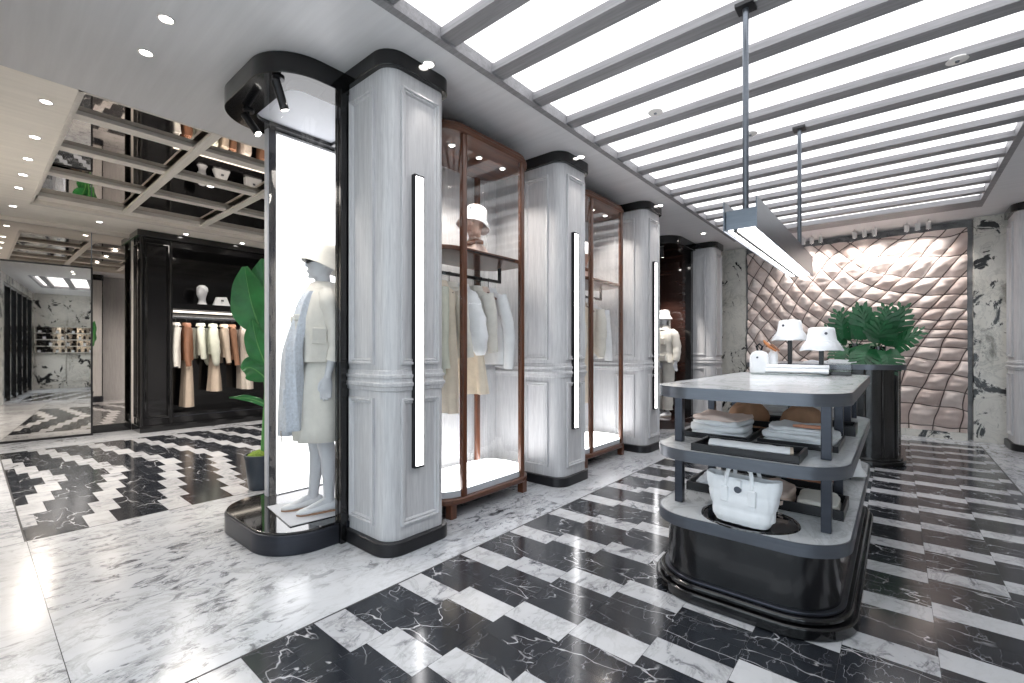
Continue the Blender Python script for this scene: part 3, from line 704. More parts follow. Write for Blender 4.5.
wardrobe()
XW = -8.945; ZW = 1.788-.036
def W_(name, label, cat, y, mat, **k): return hung(name, label, cat, XW, y, ZW, mat, 'blacksatin', **k)
W_('shirt', 'narrow cream shirt at the left end of the wardrobe rail', 'shirt', 2.17, 'cream', length=.72, sh=.17, hem=.17, th=.04, sleeve=.62, seed=21)
W_('leather_jacket', 'tan leather jacket over long beige trousers in the wardrobe', 'jacket', 2.32, 'tan', length=.6, sh=.20, hem=.19, th=.06, sleeve=.62, seed=22)
garment('trousers', 'long beige trousers below the tan leather jacket', 'trousers', (XW, 2.325, ZW-.35), 'sand', length=.92, sh=.16, hem=.17, th=.075, seed=23, trousers=True)
W_('shirt', 'pale green shirt right after the tan leather jacket', 'shirt', 2.52, 'palegreen', length=.52, sh=.17, hem=.17, th=.04, sleeve=.5, seed=24)
W_('blouse', 'pale green blouse above the sand coloured skirt', 'blouse', 2.70, 'palegreen', length=.5, sh=.18, hem=.17, th=.06, sleeve=.62, puff=.03, seed=25)
garment('skirt', 'sand coloured skirt below the pale green blouse', 'skirt', (XW, 2.72, ZW-.42), 'sand', length=.62, sh=.15, hem=.18, th=.085, seed=26, skirt=True)
W_('jumper', 'taupe jumper between the green blouse and the brown cardigan', 'jumper', 2.87, 'sand', length=.56, sh=.18, hem=.18, th=.05, sleeve=.58, seed=27)
W_('cardigan', 'brown cardigan left of the long greige coat', 'cardigan', 2.99, 'rust', length=.6, sh=.18, hem=.17, th=.045, sleeve=.62, seed=28)
W_('coat', 'long greige coat with wide sleeves in the wardrobe', 'coat', 3.20, 'greige', length=1.12, sh=.2, hem=.24, th=.085, sleeve=.62, puff=.03, seed=29)
W_('jacket', 'rust orange jacket half hidden by the big plant leaf', 'jacket', 3.52, 'rust', length=.5, sh=.2, hem=.19, th=.07, sleeve=.5, seed=30)
W_('jacket', 'second tan jacket behind the big plant leaf', 'jacket', 3.66, 'tan', length=.5, sh=.2, hem=.19, th=.06, sleeve=.5, seed=31)
garment('trousers', 'cream trousers partly behind the lower plant leaf', 'trousers', (XW, 3.86, ZW-.10), 'ivory', length=1.15, sh=.16, hem=.17, th=.08, seed=32, trousers=True)
W_('shirt', 'cream shirt behind the plant leaves in the wardrobe', 'shirt', 3.98, 'ivory', length=.6, sh=.19, hem=.18, th=.06, sleeve=.55, seed=33)
# things on the wardrobe shelf
def bust_head():
    r = thing('white_bust', 'white mannequin head with cap on the wardrobe shelf', 'mannequin head', (-8.86, 2.52, 2.0005), .9)
    b = B(); b.loft([cloth_ring(w, t, z, 3, .0005, yoff=yo, sup=2.0) for w, t, z, yo in ((.075,.08,0,0),(.055,.055,.04,0),(.048,.05,.09,0),(.055,.07,.12,-.015),(.066,.085,.16,-.02),(.074,.098,.21,-.01),(.07,.092,.27,.0),(.035,.05,.315,.01))])
    b.ell((0,-.10,.19), (.013,.018,.022)); b.build('head', 'mann', r, smooth=70)
    B().lathe([(.082,.225),(.084,.245),(.078,.29),(.04,.325),(.001,.33)], n=22).build('cap', 'white', r, smooth=60)
bust_head()
def box_bag(name, label, loc, w, d, h, taper=.82, rz=1.57, mat='white', handle=True, cat='bag'):
    r = thing(name, label, cat, loc, rz)
    rings = []
    for t in (0, .02, .25, .5, .75, 1.0):
        q = 1-(1-taper)*t; z = h*t; rings.append([(x, y, z+.004*math.sin(x*30)) for x, y in rrect(-w/2*q, w/2*q, -d/2*q, d/2*q, .018, 3)])
    B().loft(rings).build('bag_body', mat, r, smooth=40)
    if handle: B().tube([(-w*.2,0,h*.98),(-w*.18,0,h+.05),(-w*.08,0,h+.075),(w*.08,0,h+.075),(w*.18,0,h+.05),(w*.2,0,h*.98)], .008, 8).build('handle', mat, r)
    f = B(); f.box(-.02, .02, -d/2*.9-.006, -d/2*.86, h*.5, h*.68); f.build('clasp', 'badge', r, smooth=0)
    return r
box_bag('handbag', 'low white handbag beside the mannequin head on the shelf', (-8.86, 2.80, 2.0005), .25, .13, .15, .62, handle=False)
box_bag('handbag', 'white handbag with curved handle left of the big plant leaf', (-8.86, 3.30, 2.0005), .27, .13, .19, .92)

# ------------------------------------------------------------ mirrors on the left
def mirrors():
    r = thing('standing_mirror', 'large black framed mirror leaning open against the left wall', 'mirror', (-9.128, -.04, 0), -math.atan2(.07, .9))
    L, Hh = 1.23, 2.46
    B().box(-.02, -.004, .0, L, .02, Hh).build('mirror_glass', 'mirror', r, smooth=0)
    f = B(); f.box(-.03, .008, 0, L, 0, .03); f.box(-.03, .008, 0, L, Hh-.022, Hh); f.box(-.03, .008, L-.022, L, .03, Hh-.022); f.box(-.03, .008, 0, .022, .03, Hh-.022)
    f.build('mirror_frame', 'blacksatin', r, smooth=0)
    w = thing('wall_mirror', 'mirrored wall cladding above and beside the black framed mirror', 'mirror', (WX0, 0, 0))
    for y0, y1 in ((WY0+.01, 1.19), (1.20, 1.655)):
        B().box(.002, .012, y0, y1, .12, CZ-.06).build('mirror_sheet', 'cmirror', w, smooth=0)
    B().box(.002, .03, WY0+.01, 1.655, 0, .12).build('base_strip', 'black', w, smooth=0)
    B().box(.002, .02, 1.19, 1.20, .12, CZ-.06).build('joint_strip', 'steel', w, smooth=0)
    B().box(.002, .05, WY0+.01, 1.655, CZ-.06, CZ-.002).build('top_strip', 'washy', w, smooth=0)
mirrors()

# ------------------------------------------------------------ mannequins
def body_mesh(root, arms, barefoot=True, voxel=.0062, legs=((.085,0),( -.085,0))):
    """one continuous figure, facing local -y, soles at z=0, 1.76 m tall; arms = list of joint lists with hand direction"""
    b = B()
    T = [(.80,.15,.105,.0),(.86,.172,.118,.005),(.93,.176,.120,.01),(1.0,.155,.105,.005),(1.08,.128,.088,.0),(1.15,.132,.092,-.003),(1.24,.150,.108,-.01),(1.31,.158,.108,-.008),(1.38,.170,.092,.0),(1.42,.160,.075,.005),(1.455,.10,.062,.008),(1.48,.06,.056,.006),(1.51,.051,.052,.0),(1.56,.049,.051,-.006)]
    b.loft([cloth_ring(w, t, z, 0, 0, n=28, yoff=yo, sup=2.2) for z, w, t, yo in T])
    Hd = [(1.535,.030,.036,-.028),(1.550,.046,.058,-.030),(1.575,.058,.074,-.022),(1.605,.066,.084,-.014),(1.64,.071,.091,-.008),(1.675,.075,.096,-.002),(1.705,.074,.094,.002),(1.73,.064,.082,.004),(1.75,.044,.056,.004),(1.76,.012,.018,.004)]
    b.loft([cloth_ring(w, t, z, 0, 0, n=28, yoff=yo, sup=2.05) for z, w, t, yo in Hd])
    b.loft([[(x, y, z) for x, y in ((-.006,yy),(.006,yy),(.010,-.085),(-.010,-.085))] for yy, z in ((-.100,1.665),(-.108,1.645),(-.119,1.622),(-.116,1.612),(-.095,1.606))])  # nose
    b.ell((0,-.098,1.585), (.020,.009,.006)); b.ell((0,-.096,1.575), (.017,.009,.006)); b.ell((0,-.082,1.548), (.020,.018,.014))   # lips, chin
    b.ell((-.026,-.090,1.655), (.013,.008,.007)); b.ell((.026,-.090,1.655), (.013,.008,.007))                        # eyelids
    b.ell((0,-.094,1.678), (.045,.010,.008))                                                                        # brow
    for s in (-1,1): b.ell((s*.074,.006,1.635), (.009,.018,.030))                                                    # ears
    for i, (s, (hx, fy)) in enumerate(zip((1,-1), legs)):
        b.tube([(hx,0,.88),(hx,-.005,.78),(hx*.98,-.01+fy*.3,.62),(hx*.95,-.012+fy*.5,.48),(hx*.95,.012+fy*.6,.36),(hx*.95,.01+fy*.8,.22),(hx*.95,.008+fy,.10),(hx*.95,.008+fy,.05)], [.098,.092,.074,.057,.055,.043,.034,.036], 18)
        X = hx*.95+s*.0
        b.loft([cloth_ring(w, 1, 0, 0, 0, n=2) and [(X+s*.12*(yy)*0+w*math.cos(2*PI*k/16), yy+fy, zc+hh*math.sin(2*PI*k/16)) for k in range(16)] for yy, w, zc, hh in ((.062,.016,.028,.018),(.050,.030,.034,.032),(.02,.034,.048,.046),(-.03,.034,.046,.042),(-.08,.040,.034,.031),(-.125,.043,.024,.022),(-.165,.034,.018,.015),(-.185,.012,.014,.009))])
    for sh, el, wr, hd in arms:
        sh, el, wr, hd = map(Vector, (sh, el, wr, hd)); hd.normalize(); s = 1 if sh.x > 0 else -1
        b.tube([Vector((sh.x*.62, sh.y, sh.z+.012)), sh, sh.lerp(el,.35), el, el.lerp(wr,.3), wr.lerp(el,.12), wr+hd*.02], [.050,.050,.044,.034,.036,.025,.024], 14)
        side = Vector((0,-1,0)); side = (side-hd*side.dot(hd)).normalized(); nrm = hd.cross(side)
        b.loft([[wr+hd*t+side*(w*math.cos(2*PI*k/12))+nrm*(th*math.sin(2*PI*k/12)) for k in range(12)] for t, w, th in ((.0,.024,.017),(.03,.032,.016),(.07,.040,.015),(.092,.039,.013))])
        for q, (off, ln) in enumerate(((-.030,.070),(-.010,.080),(.011,.076),(.030,.060))):
            p0 = wr+hd*.085+side*(-off); cur = nrm*(-.012*s)
            b.tube([p0, p0+hd*ln*.4+cur*.3, p0+hd*ln*.72+cur*1.1, p0+hd*ln+cur*2.0], [.0095,.009,.0085,.006], 8)
        p0 = wr+hd*.03+side*.026
        b.tube([p0, p0+hd*.028+side*.018, p0+hd*.055+side*.022, p0+hd*.075+side*.018], [.012,.0105,.009,.006], 8)
    o = b.build('body', 'mann', root, smooth=0)
    rm = o.modifiers.new('fuse', 'REMESH'); rm.mode = 'VOXEL'; rm.voxel_size = voxel; rm.use_smooth_shade = True
    sm = o.modifiers.new('smooth', 'SMOOTH'); sm.factor = .5; sm.iterations = 3
    return o
def shoe(root, x, fy, mat, sole, nm='shoe'):
    s = B(); L = ((.070,.020,.030,.022),(.058,.036,.036,.036),(.02,.040,.040,.040),(-.03,.041,.034,.034),(-.08,.046,.028,.027),(-.13,.048,.022,.021),(-.175,.036,.017,.016),(-.198,.012,.014,.010))
    s.loft([[(x+w*math.cos(2*PI*k/20), yy+fy, max(.006, zc+hh*math.sin(2*PI*k/20))) for k in range(20)] for yy, w, zc, hh in L])
    o = s.build(nm, mat, root, smooth=60)
    out = [(x+w*.98*sg, yy+fy) for sg, seq in ((1, L), (-1, L[::-1])) for yy, w, zc, hh in seq]
    B().prism(out, .0, .009).build('sole', sole, o, smooth=30)
def sleeve(root, pts, rad, mat, seed=1, nm='sleeve'):
    P = [Vector(p) for p in pts]; pp = []; rr = []
    n = 14
    for i in range(n+1):
        t = i/n*(len(P)-1); k = min(int(t), len(P)-2); u = t-k
        pp.append(P[k].lerp(P[k+1], u)); r = rad[k]*(1-u)+rad[k+1]*u
        rr.append(r*(1+.05*math.sin(i*2.1+seed)+.03*math.sin(i*3.7)))
    B().tube(pp, rr, 18).build(nm, mat, root, smooth=70)
def mann_near():
    r = thing('mannequin', 'white mannequin in profile wearing cream jacket, dress and bucket hat in the near case', 'mannequin', (-3.07, 1.60, .147), -.33); r.scale = (.98,1.0,1.04)
    armL = ((.18,.01,1.40),(.208,.06,1.13),(.205,.0,.90),(0,-.12,-1)); armR = ((-.185,.01,1.40),(-.225,.04,1.13),(-.205,-.04,.90),(0,-.1,-1))
    body_mesh(r, (armL, armR), legs=((.08,.02),(-.08,-.06)))
    shoe(r, .076, .02, 'white', 'brown', 'shoe'); shoe(r, -.076, -.06, 'white', 'brown', 'shoe')
    # dress
    R = [cloth_ring(w, t, z, 2, a, n=48, lobes=8, yoff=yo) for w, t, z, yo, a in ((.135,.10,1.14,0,.002),(.15,.108,1.05,0,.005),(.195,.145,.95,.0,.008),(.205,.160,.84,-.005,.012),(.210,.168,.70,-.01,.015),(.212,.172,.58,-.011,.018),(.214,.174,.475,-.012,.020),(.210,.170,.473,-.012,.020),(.20,.155,.75,-.01,.012))]
    B().loft(R, cap=False).build('dress', 'ivory', r, smooth=70)
    # jacket
    J = [cloth_ring(w, t, z, 5, a, n=48, lobes=6, yoff=yo) for w, t, z, yo, a in ((.075,.072,1.475,.004,.002),(.12,.088,1.462,.006,.003),(.185,.110,1.425,.004,.005),(.205,.128,1.36,.0,.006),(.212,.150,1.26,-.008,.008),(.214,.155,1.15,-.012,.010),(.212,.152,1.05,-.012,.013),(.216,.158,.985,-.014,.014),(.21,.150,.983,-.014,.014),(.20,.14,1.1,-.01,.008))]
    B().loft(J, cap=False).build('jacket', 'cream', r, smooth=70)
    c = B(); c.loft([cloth_ring(w, t, z, 1, .002, n=36, yoff=yo) for w, t, z, yo in ((.066,.066,1.468,.0),(.076,.074,1.512,.006),(.086,.084,1.506,.006),(.112,.110,1.462,.0),(.128,.118,1.436,-.006))], cap=False); c.build('jacket_collar', 'cream', r, smooth=60)
    for sx in (1, -1):
        B().box(sx*.10-.045, sx*.10+.045, -.19, -.155, 1.16, 1.27).build('chest_pocket', 'cream', r, smooth=0, bevel=.006)
        B().box(sx*.10-.05, sx*.10+.05, -.196, -.158, 1.245, 1.285).build('pocket_flap', 'cream', r, smooth=0, bevel=.006)
    B().box(.208, .226, -.10, -.01, 1.10, 1.20).build('side_pocket', 'cream', r, smooth=0, bevel=.005)
    for i in range(5): B().ell((.012, -.166-.0*i, 1.04+.075*i), (.008,.006,.008), 10, 6).build('button', 'badge', r)
    sleeve(r, [(.15,.0,1.425),(.19,.012,1.37),(.205,.05,1.22),(.212,.065,1.08),(.212,.04,.985)], [.055,.068,.064,.060,.058], 'cream', 1)
    sleeve(r, [(-.15,.0,1.425),(-.205,.012,1.37),(-.232,.04,1.22),(-.238,.045,1.08),(-.228,.0,.985)], [.055,.075,.072,.070,.066], 'cream', 3)
    # long pale blue lace overcoat hanging open at the front
    for sx, ln in ((-1, .50), (1, .56)):
        rings = []
        for i in range(17):
            t = i/16; z = 1.44-(1.44-ln)*t; cx = sx*(.075+.03*t); cyy = -.075-.105*min(1,t*2.4)**.7-.03*t; wd = .05+.055*min(1,t*2); th = .040+.030*t
            rings.append([(cx+wd*math.cos(a)+.006*math.sin(a*5+z*8), cyy+th*math.sin(a)+.008*math.sin(5*a+z*9+sx), z) for a in [2*PI*k/34 for k in range(34)]])
        B().loft(rings).build('lace_coat_panel', 'bluewhite', r, smooth=70)
        B().box(cx-.05, cx+.05, -.262, -.240, .70, .82).build('coat_pocket', 'bluewhite', r, smooth=0, bevel=.006)
    B().tube([(.06,-.255,.60),(.07,-.27,.54),(.075,-.262,.47)], .004, 6).build('belt_end', 'greige', r)
    # hat and glasses
    prof = [(.002,.118),(.04,.116),(.070,.104),(.086,.078),(.096,.035),(.102,.012),(.118,-.024),(.135,-.055),(.133,-.059),(.118,-.03),(.098,.008),(.088,.07),(.002,.11)]
    n = 40; h = B(); h.loft([[(q*.92*math.cos(2*PI*k/n), q*1.06*math.sin(2*PI*k/n), z) for k in range(n)] for q, z in prof], cap=False)
    h.tf(Matrix.Translation((0,.012,1.665)) @ Matrix.Rotation(-.36, 4, 'X')); h.build('bucket_hat', 'ivory', r, smooth=50)
    g = B(); g.tube([(-.074,-.04,1.650),(-.066,-.085,1.648),(-.03,-.108,1.645),(0,-.110,1.650),(.03,-.108,1.645),(.066,-.085,1.648),(.074,-.04,1.650)], [.006,.014,.019,.008,.019,.014,.006], 10, flat=(.35,1)); g.build('sunglasses', 'shade', r, smooth=60)
mann_near()
def mann_far():
    r = thing('mannequin', 'white mannequin facing forward in belted jacket, trousers and hat in the far case', 'mannequin', (-3.03, 7.62, .1405), -.35)
    aL = ((.185,.01,1.40),(.25,.03,1.14),(.27,-.03,.92),(.02,-.05,-1)); aR = ((-.185,.01,1.40),(-.25,.03,1.14),(-.26,-.03,.92),(-.02,-.05,-1))
    body_mesh(r, (aL, aR), voxel=.008, legs=((.095,-.03),(-.095,.03)))
    shoe(r, .09, -.03, 'white', 'greige'); shoe(r, -.09, .03, 'white', 'greige')
    for sx, fy in ((1,-.03),(-1,.03)):
        sleeve(r, [(sx*.088,.0,.93),(sx*.094,.0,.80),(sx*.096,fy*.4,.55),(sx*.098,fy*.8,.30),(sx*.098,fy,.11)], [.112,.108,.092,.086,.084], 'cream', 2, 'trouser_leg')
    J = [cloth_ring(w, t, z, 5, a, n=44, lobes=6, yoff=yo) for w, t, z, yo, a in ((.075,.072,1.475,.004,.002),(.12,.088,1.462,.006,.003),(.19,.112,1.425,.004,.004),(.212,.13,1.35,.0,.006),(.205,.14,1.22,-.006,.008),(.172,.125,1.08,-.006,.006),(.20,.145,1.02,-.006,.012),(.225,.16,.90,-.006,.016),(.218,.155,.90,-.006,.016))]
    B().loft(J, cap=False).build('jacket', 'cream', r, smooth=70)
    B().loft([cloth_ring(.178,.131,z,5,.002,n=40,yoff=-.006) for z in (1.055,1.10)], cap=False).build('belt', 'cream', r, smooth=70)
    B().box(-.03, .03, -.155, -.135, 1.06, 1.10).build('belt_buckle', 'shade', r, smooth=0)
    B().loft([cloth_ring(w, t, z, 1, .002, n=32, yoff=yo) for w, t, z, yo in ((.066,.066,1.46,.0),(.078,.076,1.53,.006),(.09,.086,1.52,.006),(.12,.115,1.45,-.004))], cap=False).build('jacket_collar', 'cream', r, smooth=60)
    for sx in (1,-1):
        B().box(sx*.105-.045, sx*.105+.045, -.163, -.12, 1.20, 1.31).build('chest_pocket', 'cream', r, smooth=0, bevel=.006)
        B().box(sx*.12-.055, sx*.12+.055, -.180, -.13, .93, 1.02).build('hip_pocket', 'cream', r, smooth=0, bevel=.006)
        sleeve(r, [(sx*.15,.0,1.425),(sx*.205,.012,1.37),(sx*.248,.03,1.16),(sx*.265,.0,1.02),(sx*.27,-.025,.93)], [.055,.075,.066,.060,.05], 'cream', sx)
    n = 36; rings = []
    for q, z in [(.002,.125),(.05,.122),(.08,.108),(.092,.08),(.098,.03),(.12,.0),(.138,-.03),(.136,-.034),(.115,-.01),(.092,.03),(.085,.08),(.002,.115)]:
        rings.append([(q*.95*math.cos(2*PI*k/n), q*1.05*math.sin(2*PI*k/n)+.004, 1.665+z) for k in range(n)])
    B().loft(rings, cap=False).build('bucket_hat', 'white', r, smooth=50)
    B().loft([[(.088*math.cos(a), .10*math.sin(a)+.01, z) for a in [PI*.0+PI*k/14 for k in range(15)]]+[(.094*math.cos(a), .107*math.sin(a)+.01, z) for a in [PI-PI*k/14 for k in range(15)]] for z in (1.50, 1.60, 1.70)]).build('neck_cover', 'cream', r, smooth=60)
mann_far()

# ------------------------------------------------------------ three-tier display table
TX0, TX1, TY0, TY1 = -1.025, -.15, 2.33, 4.45
ZT, ZM, ZB = 1.06, .742, .405
def tier_table():
    root = thing('display_table', 'three tier marble topped display table on a glossy black base, in the foreground', 'table')
    P = rrect(TX0-.02, TX1+.02, TY0-.045, TY1+.045, .29, 12)
    B().prism(P, 0, .055).build('plinth', 'black', root, smooth=35, bevel=.008)
    B().prism(inset(TX0-.02, TX1+.02, TY0-.045, TY1+.045, .29, .02, 12), .055, .085).build('plinth_step', 'black', root, smooth=35, bevel=.01)
    B().prism(inset(TX0-.02, TX1+.02, TY0-.045, TY1+.045, .29, .045, 12), .085, .10).build('base_bead', 'bronze', root, smooth=35, bevel=.004)
    B().prism(inset(TX0-.02, TX1+.02, TY0-.045, TY1+.045, .29, .065, 12), .10, ZB-.055).build('drum', 'drum', root, smooth=35)
    for z, nm in ((ZB, 'lower_shelf'), (ZM, 'middle_shelf'), (ZT, 'table_top')):
        o = B().prism(inset(TX0, TX1, TY0, TY1, .225, .003, 12), z-.05, z).build(nm, 'topmarble', root, smooth=35)
        B().ring_prism(rrect(TX0, TX1, TY0, TY1, .225, 12), inset(TX0, TX1, TY0, TY1, .225, .008, 12), z-.056, z+.001).build('metal_band', 'band', o, smooth=35)
    for x in (-.93, -.25):
        for y in (2.565, 3.15, 3.72, 4.27):
            for a, b in ((ZB, ZM-.056), (ZM, ZT-.056)):
                B().box(x-.021, x+.021, y-.021, y+.021, a+.001, b).build('post', 'bronze', root, smooth=0, bevel=.003)
    B().lathe([(.0001,.001),(.185,.001),(.187,.006),(.197,.006),(.20,.0)], n=48, cap=False).tf(Matrix.Translation((-.57,2.525,ZB)) @ Matrix.Scale(1.12,4,(1,0,0))).build('round_tray_inlay', 'gloss', root, smooth=40)
tier_table()
def tray(label, x, y, z, w, d, h=.045, mat='blacksatin', rz=0):
    r = thing('black_tray', label, 'tray', (x, y, z+.001), rz)
    B().box(-w/2, w/2, -d/2, d/2, 0, .006).build('tray_base', mat, r, smooth=0)
    b = B(); t = .014
    b.box(-w/2,w/2,-d/2,-d/2+t,.006,h); b.box(-w/2,w/2,d/2-t,d/2,.006,h); b.box(-w/2,-w/2+t,-d/2+t,d/2-t,.006,h); b.box(w/2-t,w/2,-d/2+t,d/2-t,.006,h)
    b.build('tray_rim', mat, r, smooth=0, bevel=.002); return z+.0075
def fold(name, label, cat, x, y, z, w, d, h, mat, rz=0, seed=1, trim=None, layers=2):
    """a folded garment: rounded slab of cloth layers with a soft fold edge"""
    r = thing(name, label, cat, (x, y, z), rz); lh = h/layers
    for L in range(layers):
        rings = []; rx = w/2*(1-.03*L); ry = d/2*(1-.04*L)
        for t, q in ((0,.93),(.15,.985),(.5,1.0),(.85,.985),(1.0,.92),(1.06,.7),(1.09,.35)):
            ring = []
            for k in range(44):
                a = 2*PI*k/44; c, s = math.cos(a), math.sin(a); e = 2/5.5
                px = rx*q*math.copysign(abs(c)**e, c); py = ry*q*math.copysign(abs(s)**e, s)
                nz = noise.noise(Vector((px*9+seed*3.1, py*9, L*2.7)))+.55*noise.noise(Vector((px*24+seed, py*30, L*1.7+t)))
                ring.append((px*(1+.09*nz), py*(1+.08*nz), L*lh+min(t,1.09)*lh*(1+.25*nz*(t>.4))+ (.012*nz if t > .8 else 0)))
            rings.append(ring)
        B().loft(rings).build('folded_layer', mat if L < layers-1 or trim is None else trim, r, smooth=70)
    return z+h
def rolled(label, x, y, z, L, rr, mat, rz=0, band=None, cat='scarf', nm='rolled_scarf'):
    r = thing(nm, label, cat, (x, y, z+rr*.62), rz)
    B().tube([(-L/2+L*i/12, .004*math.sin(i*1.7), .0) for i in range(13)], [rr*(1+.05*math.sin(i*2.3)) for i in range(13)], 14, flat=(1.6,.62)).build('roll', mat, r, smooth=60)
    if band: B().tube([(L/2-.02,0,0),(L/2+.012,.006,0)], rr*.9, 12, flat=(1.6,.7)).build('roll_end', band, r, smooth=60)
    return r
# middle tier
zt = tray('long black tray with rolled white scarves at the front of the middle tier', -.565, 2.49, ZM, .47, .26, .036)
rolled('rolled white scarf with pale brown end, in the front middle-tier tray', -.565, 2.49, zt, .36, .033, 'white', 0, 'sand')
rolled('thin rolled white scarf behind the other, in the front middle-tier tray', -.575, 2.54, zt, .36, .02, 'white', 0, None)
zt = tray('wide black tray under the folded white clothes on the left of the middle tier', -.80, 2.92, ZM, .36, .40, .03)
z1 = fold('folded_sweater', 'folded white knit at the bottom of the left middle-tier pile', 'sweater', -.80, 2.90, zt, .31, .32, .06, 'white', .1, 2)
fold('folded_blouse', 'folded white and blush blouse topping the left middle-tier pile', 'blouse', -.80, 2.92, z1+.004, .28, .29, .05, 'white', -.15, 4, 'pink')
zt = tray('wide black tray under the folded white clothes on the right of the middle tier', -.40, 2.95, ZM, .36, .40, .03)
z1 = fold('folded_sweater', 'folded white knit with crumpled edge at the bottom of the right middle-tier pile', 'sweater', -.40, 2.93, zt, .33, .34, .055, 'white', -.1, 7)
z1 = fold('folded_tshirt', 'folded white top with orange detail in the right middle-tier pile', 'top', -.40, 2.94, z1+.003, .30, .30, .03, 'white', .1, 9)
fold('folded_scarf', 'small orange cloth strip on the right middle-tier pile', 'scarf', -.355, 2.86, z1+.002, .15, .05, .012, 'orangecloth', .1, 3, layers=1)
zt = tray('black tray holding the two brown caps on the middle tier', -.60, 3.43, ZM, .66, .30, .05)
def cap(label, x, y, z, rz, seed):
    r = thing('brown_cap', label, 'cap', (x, y, z), rz); r.scale = (1.08,1.08,1.12)
    n = 30; rings = []
    for q, h in ((.100,0),(.112,.02),(.114,.05),(.104,.085),(.080,.112),(.045,.128),(.008,.133)):
        rings.append([(q*math.cos(2*PI*k/n)*(1+.14*noise.noise(Vector((k*.5,h*30,seed)))), q*1.05*math.sin(2*PI*k/n)*(1+.10*noise.noise(Vector((k*.4,h*34,seed+8)))), h*(1+.22*noise.noise(Vector((k*.4,h*20,seed+3))))) for k in range(n)])
    B().loft(rings).build('crown', 'brown', r, smooth=60)
    v = []
    br = B(); up = []; dn = []
    for k in range(15):
        a = PI*1.18+PI*.64*k/14; up.append([(.10*math.cos(a), .105*math.sin(a), .012), (.165*math.cos(a)*.9, .175*math.sin(a), .004-.0*k)])
    L = [[p[0] for p in up], [p[1] for p in up]]
    br.loft([L[0], L[1], [(x_, y_, z_-.005) for x_, y_, z_ in L[1]], [(x_, y_, z_-.006) for x_, y_, z_ in L[0]]], cap=False, closed=False); br.build('peak', 'brown', r, smooth=40)
    B().ell((0,0,.134), (.01,.01,.006), 10, 6).build('button', 'brown', r); return r
cap('brown cap on the left, between the white piles and the tray', -.77, 3.40, zt, .8, 1)
cap('brown cap on the right, behind the front right table post', -.45, 3.38, zt, .3, 5)
zt = tray('black tray of white clothes at the back of the middle tier', -.60, 3.95, ZM, .6, .34, .03)
fold('folded_sweater', 'crumpled white knit behind the left brown cap', 'sweater', -.75, 3.94, zt, .26, .27, .12, 'white', .2, 11, layers=3)
fold('folded_sweater', 'crumpled white knit behind the right brown cap', 'sweater', -.45, 3.94, zt, .27, .27, .13, 'white', -.1, 12, layers=3)
tray('small black tray at the right edge of the middle tier', -.235, 3.44, ZM, .1, .2, .06)
# lower tier
zt = tray('black tray with pale patterned cloth at the left of the lower tier', -.86, 2.98, ZB, .24, .34, .05)
fold('folded_scarf', 'pale grey patterned scarf in the left lower-tier tray', 'scarf', -.86, 2.98, zt, .19, .28, .045, 'bluewhite', .05, 13)
zt = tray('wide black tray behind the white tote on the lower tier', -.43, 2.93, ZB, .46, .32, .05)
fold('folded_trousers', 'blush folded trousers beside the white tote', 'trousers', -.53, 2.90, zt, .20, .26, .08, 'pink', -.1, 14)
fold('folded_shirt', 'cream folded shirt between the blush trousers and the front right post', 'shirt', -.32, 2.92, zt, .19, .26, .055, 'ivory', .05, 15)
zt = tray('black tray at the back left of the lower tier', -.78, 3.6, ZB, .34, .36, .04)
fold('folded_sweater', 'white folded knit at the back left of the lower tier', 'sweater', -.78, 3.6, zt, .28, .3, .09, 'white', .0, 16)
zt = tray('black tray at the back right of the lower tier', -.42, 3.45, ZB, .28, .30, .04)
fold('folded_tshirt', 'orange folded top at the back right of the lower tier', 'top', -.42, 3.45, zt, .23, .25, .10, 'orangecloth', .0, 17)
def tote():
    r = thing('quilted_tote_bag', 'white quilted tote bag with round metal button standing in the round black tray', 'bag', (-.575, 2.435, ZB+.009), -.12); r.scale = (1.02,.95,1.0)
    rings = []; n = 72
    for t in [i/24 for i in range(25)]:
        z = .215*t; wx = .118+.042*t; wy = .062+.006*math.sin(t*PI)-.012*t; ring = []
        for k in range(n):
            a = 2*PI*k/n; c, s = math.cos(a), math.sin(a); e = 2/3.4
            x = wx*math.copysign(abs(c)**e, c); y = wy*math.copysign(abs(s)**e, s)
            puff = abs(math.sin(PI*x/.042))**.5*.006 + abs(math.sin(PI*t*3.0))**.5*.004
            q = 1+puff/ max(.05, math.hypot(x, y))*1.2
            if t < .05: q *= .94
            if .06 < t < .12: q *= .97
            ring.append((x*q, y*q, z+.010*math.cos(c*PI)*(t > .95)*-1))
        rings.append(ring)
    for q, zz in ((.93,.216),(.90,.205),(.86,.12),(.84,.03)):
        rings.append([(x*q, y*q*.9, zz) for x, y, _ in rings[24]])
    B().loft(rings).build('bag_body', 'white', r, smooth=60)
    for sy in (-1, 1):
        y = sy*.058
        B().tube([(-.062,y*1.05,.135),(-.058,y,.21),(-.050,y*.8,.255),(-.030,y*.7,.272),(.030,y*.7,.272),(.050,y*.8,.255),(.058,y,.21),(.062,y*1.05,.135)], .0095, 8, flat=(1,.6)).build('handle', 'white', r, smooth=60)
    for sx in (-1,1): B().box(sx*.062-.018, sx*.062+.018, -.076, -.063, .10, .175).build('handle_tab', 'white', r, smooth=0, bevel=.004)
    B().tube([(0,-.064,.168),(0,-.074,.168)], .016, 20).build('button', 'badge', r)
    B().box(-.014, .014, -.072, -.05, .168, .212).build('closure_strap', 'white', r, smooth=0, bevel=.004)
tote()
hb = bucket_hat('white hat lying at the right edge of the lower tier', (-.235, 3.75, ZB+.075), 'white', (0,0,0), .62)
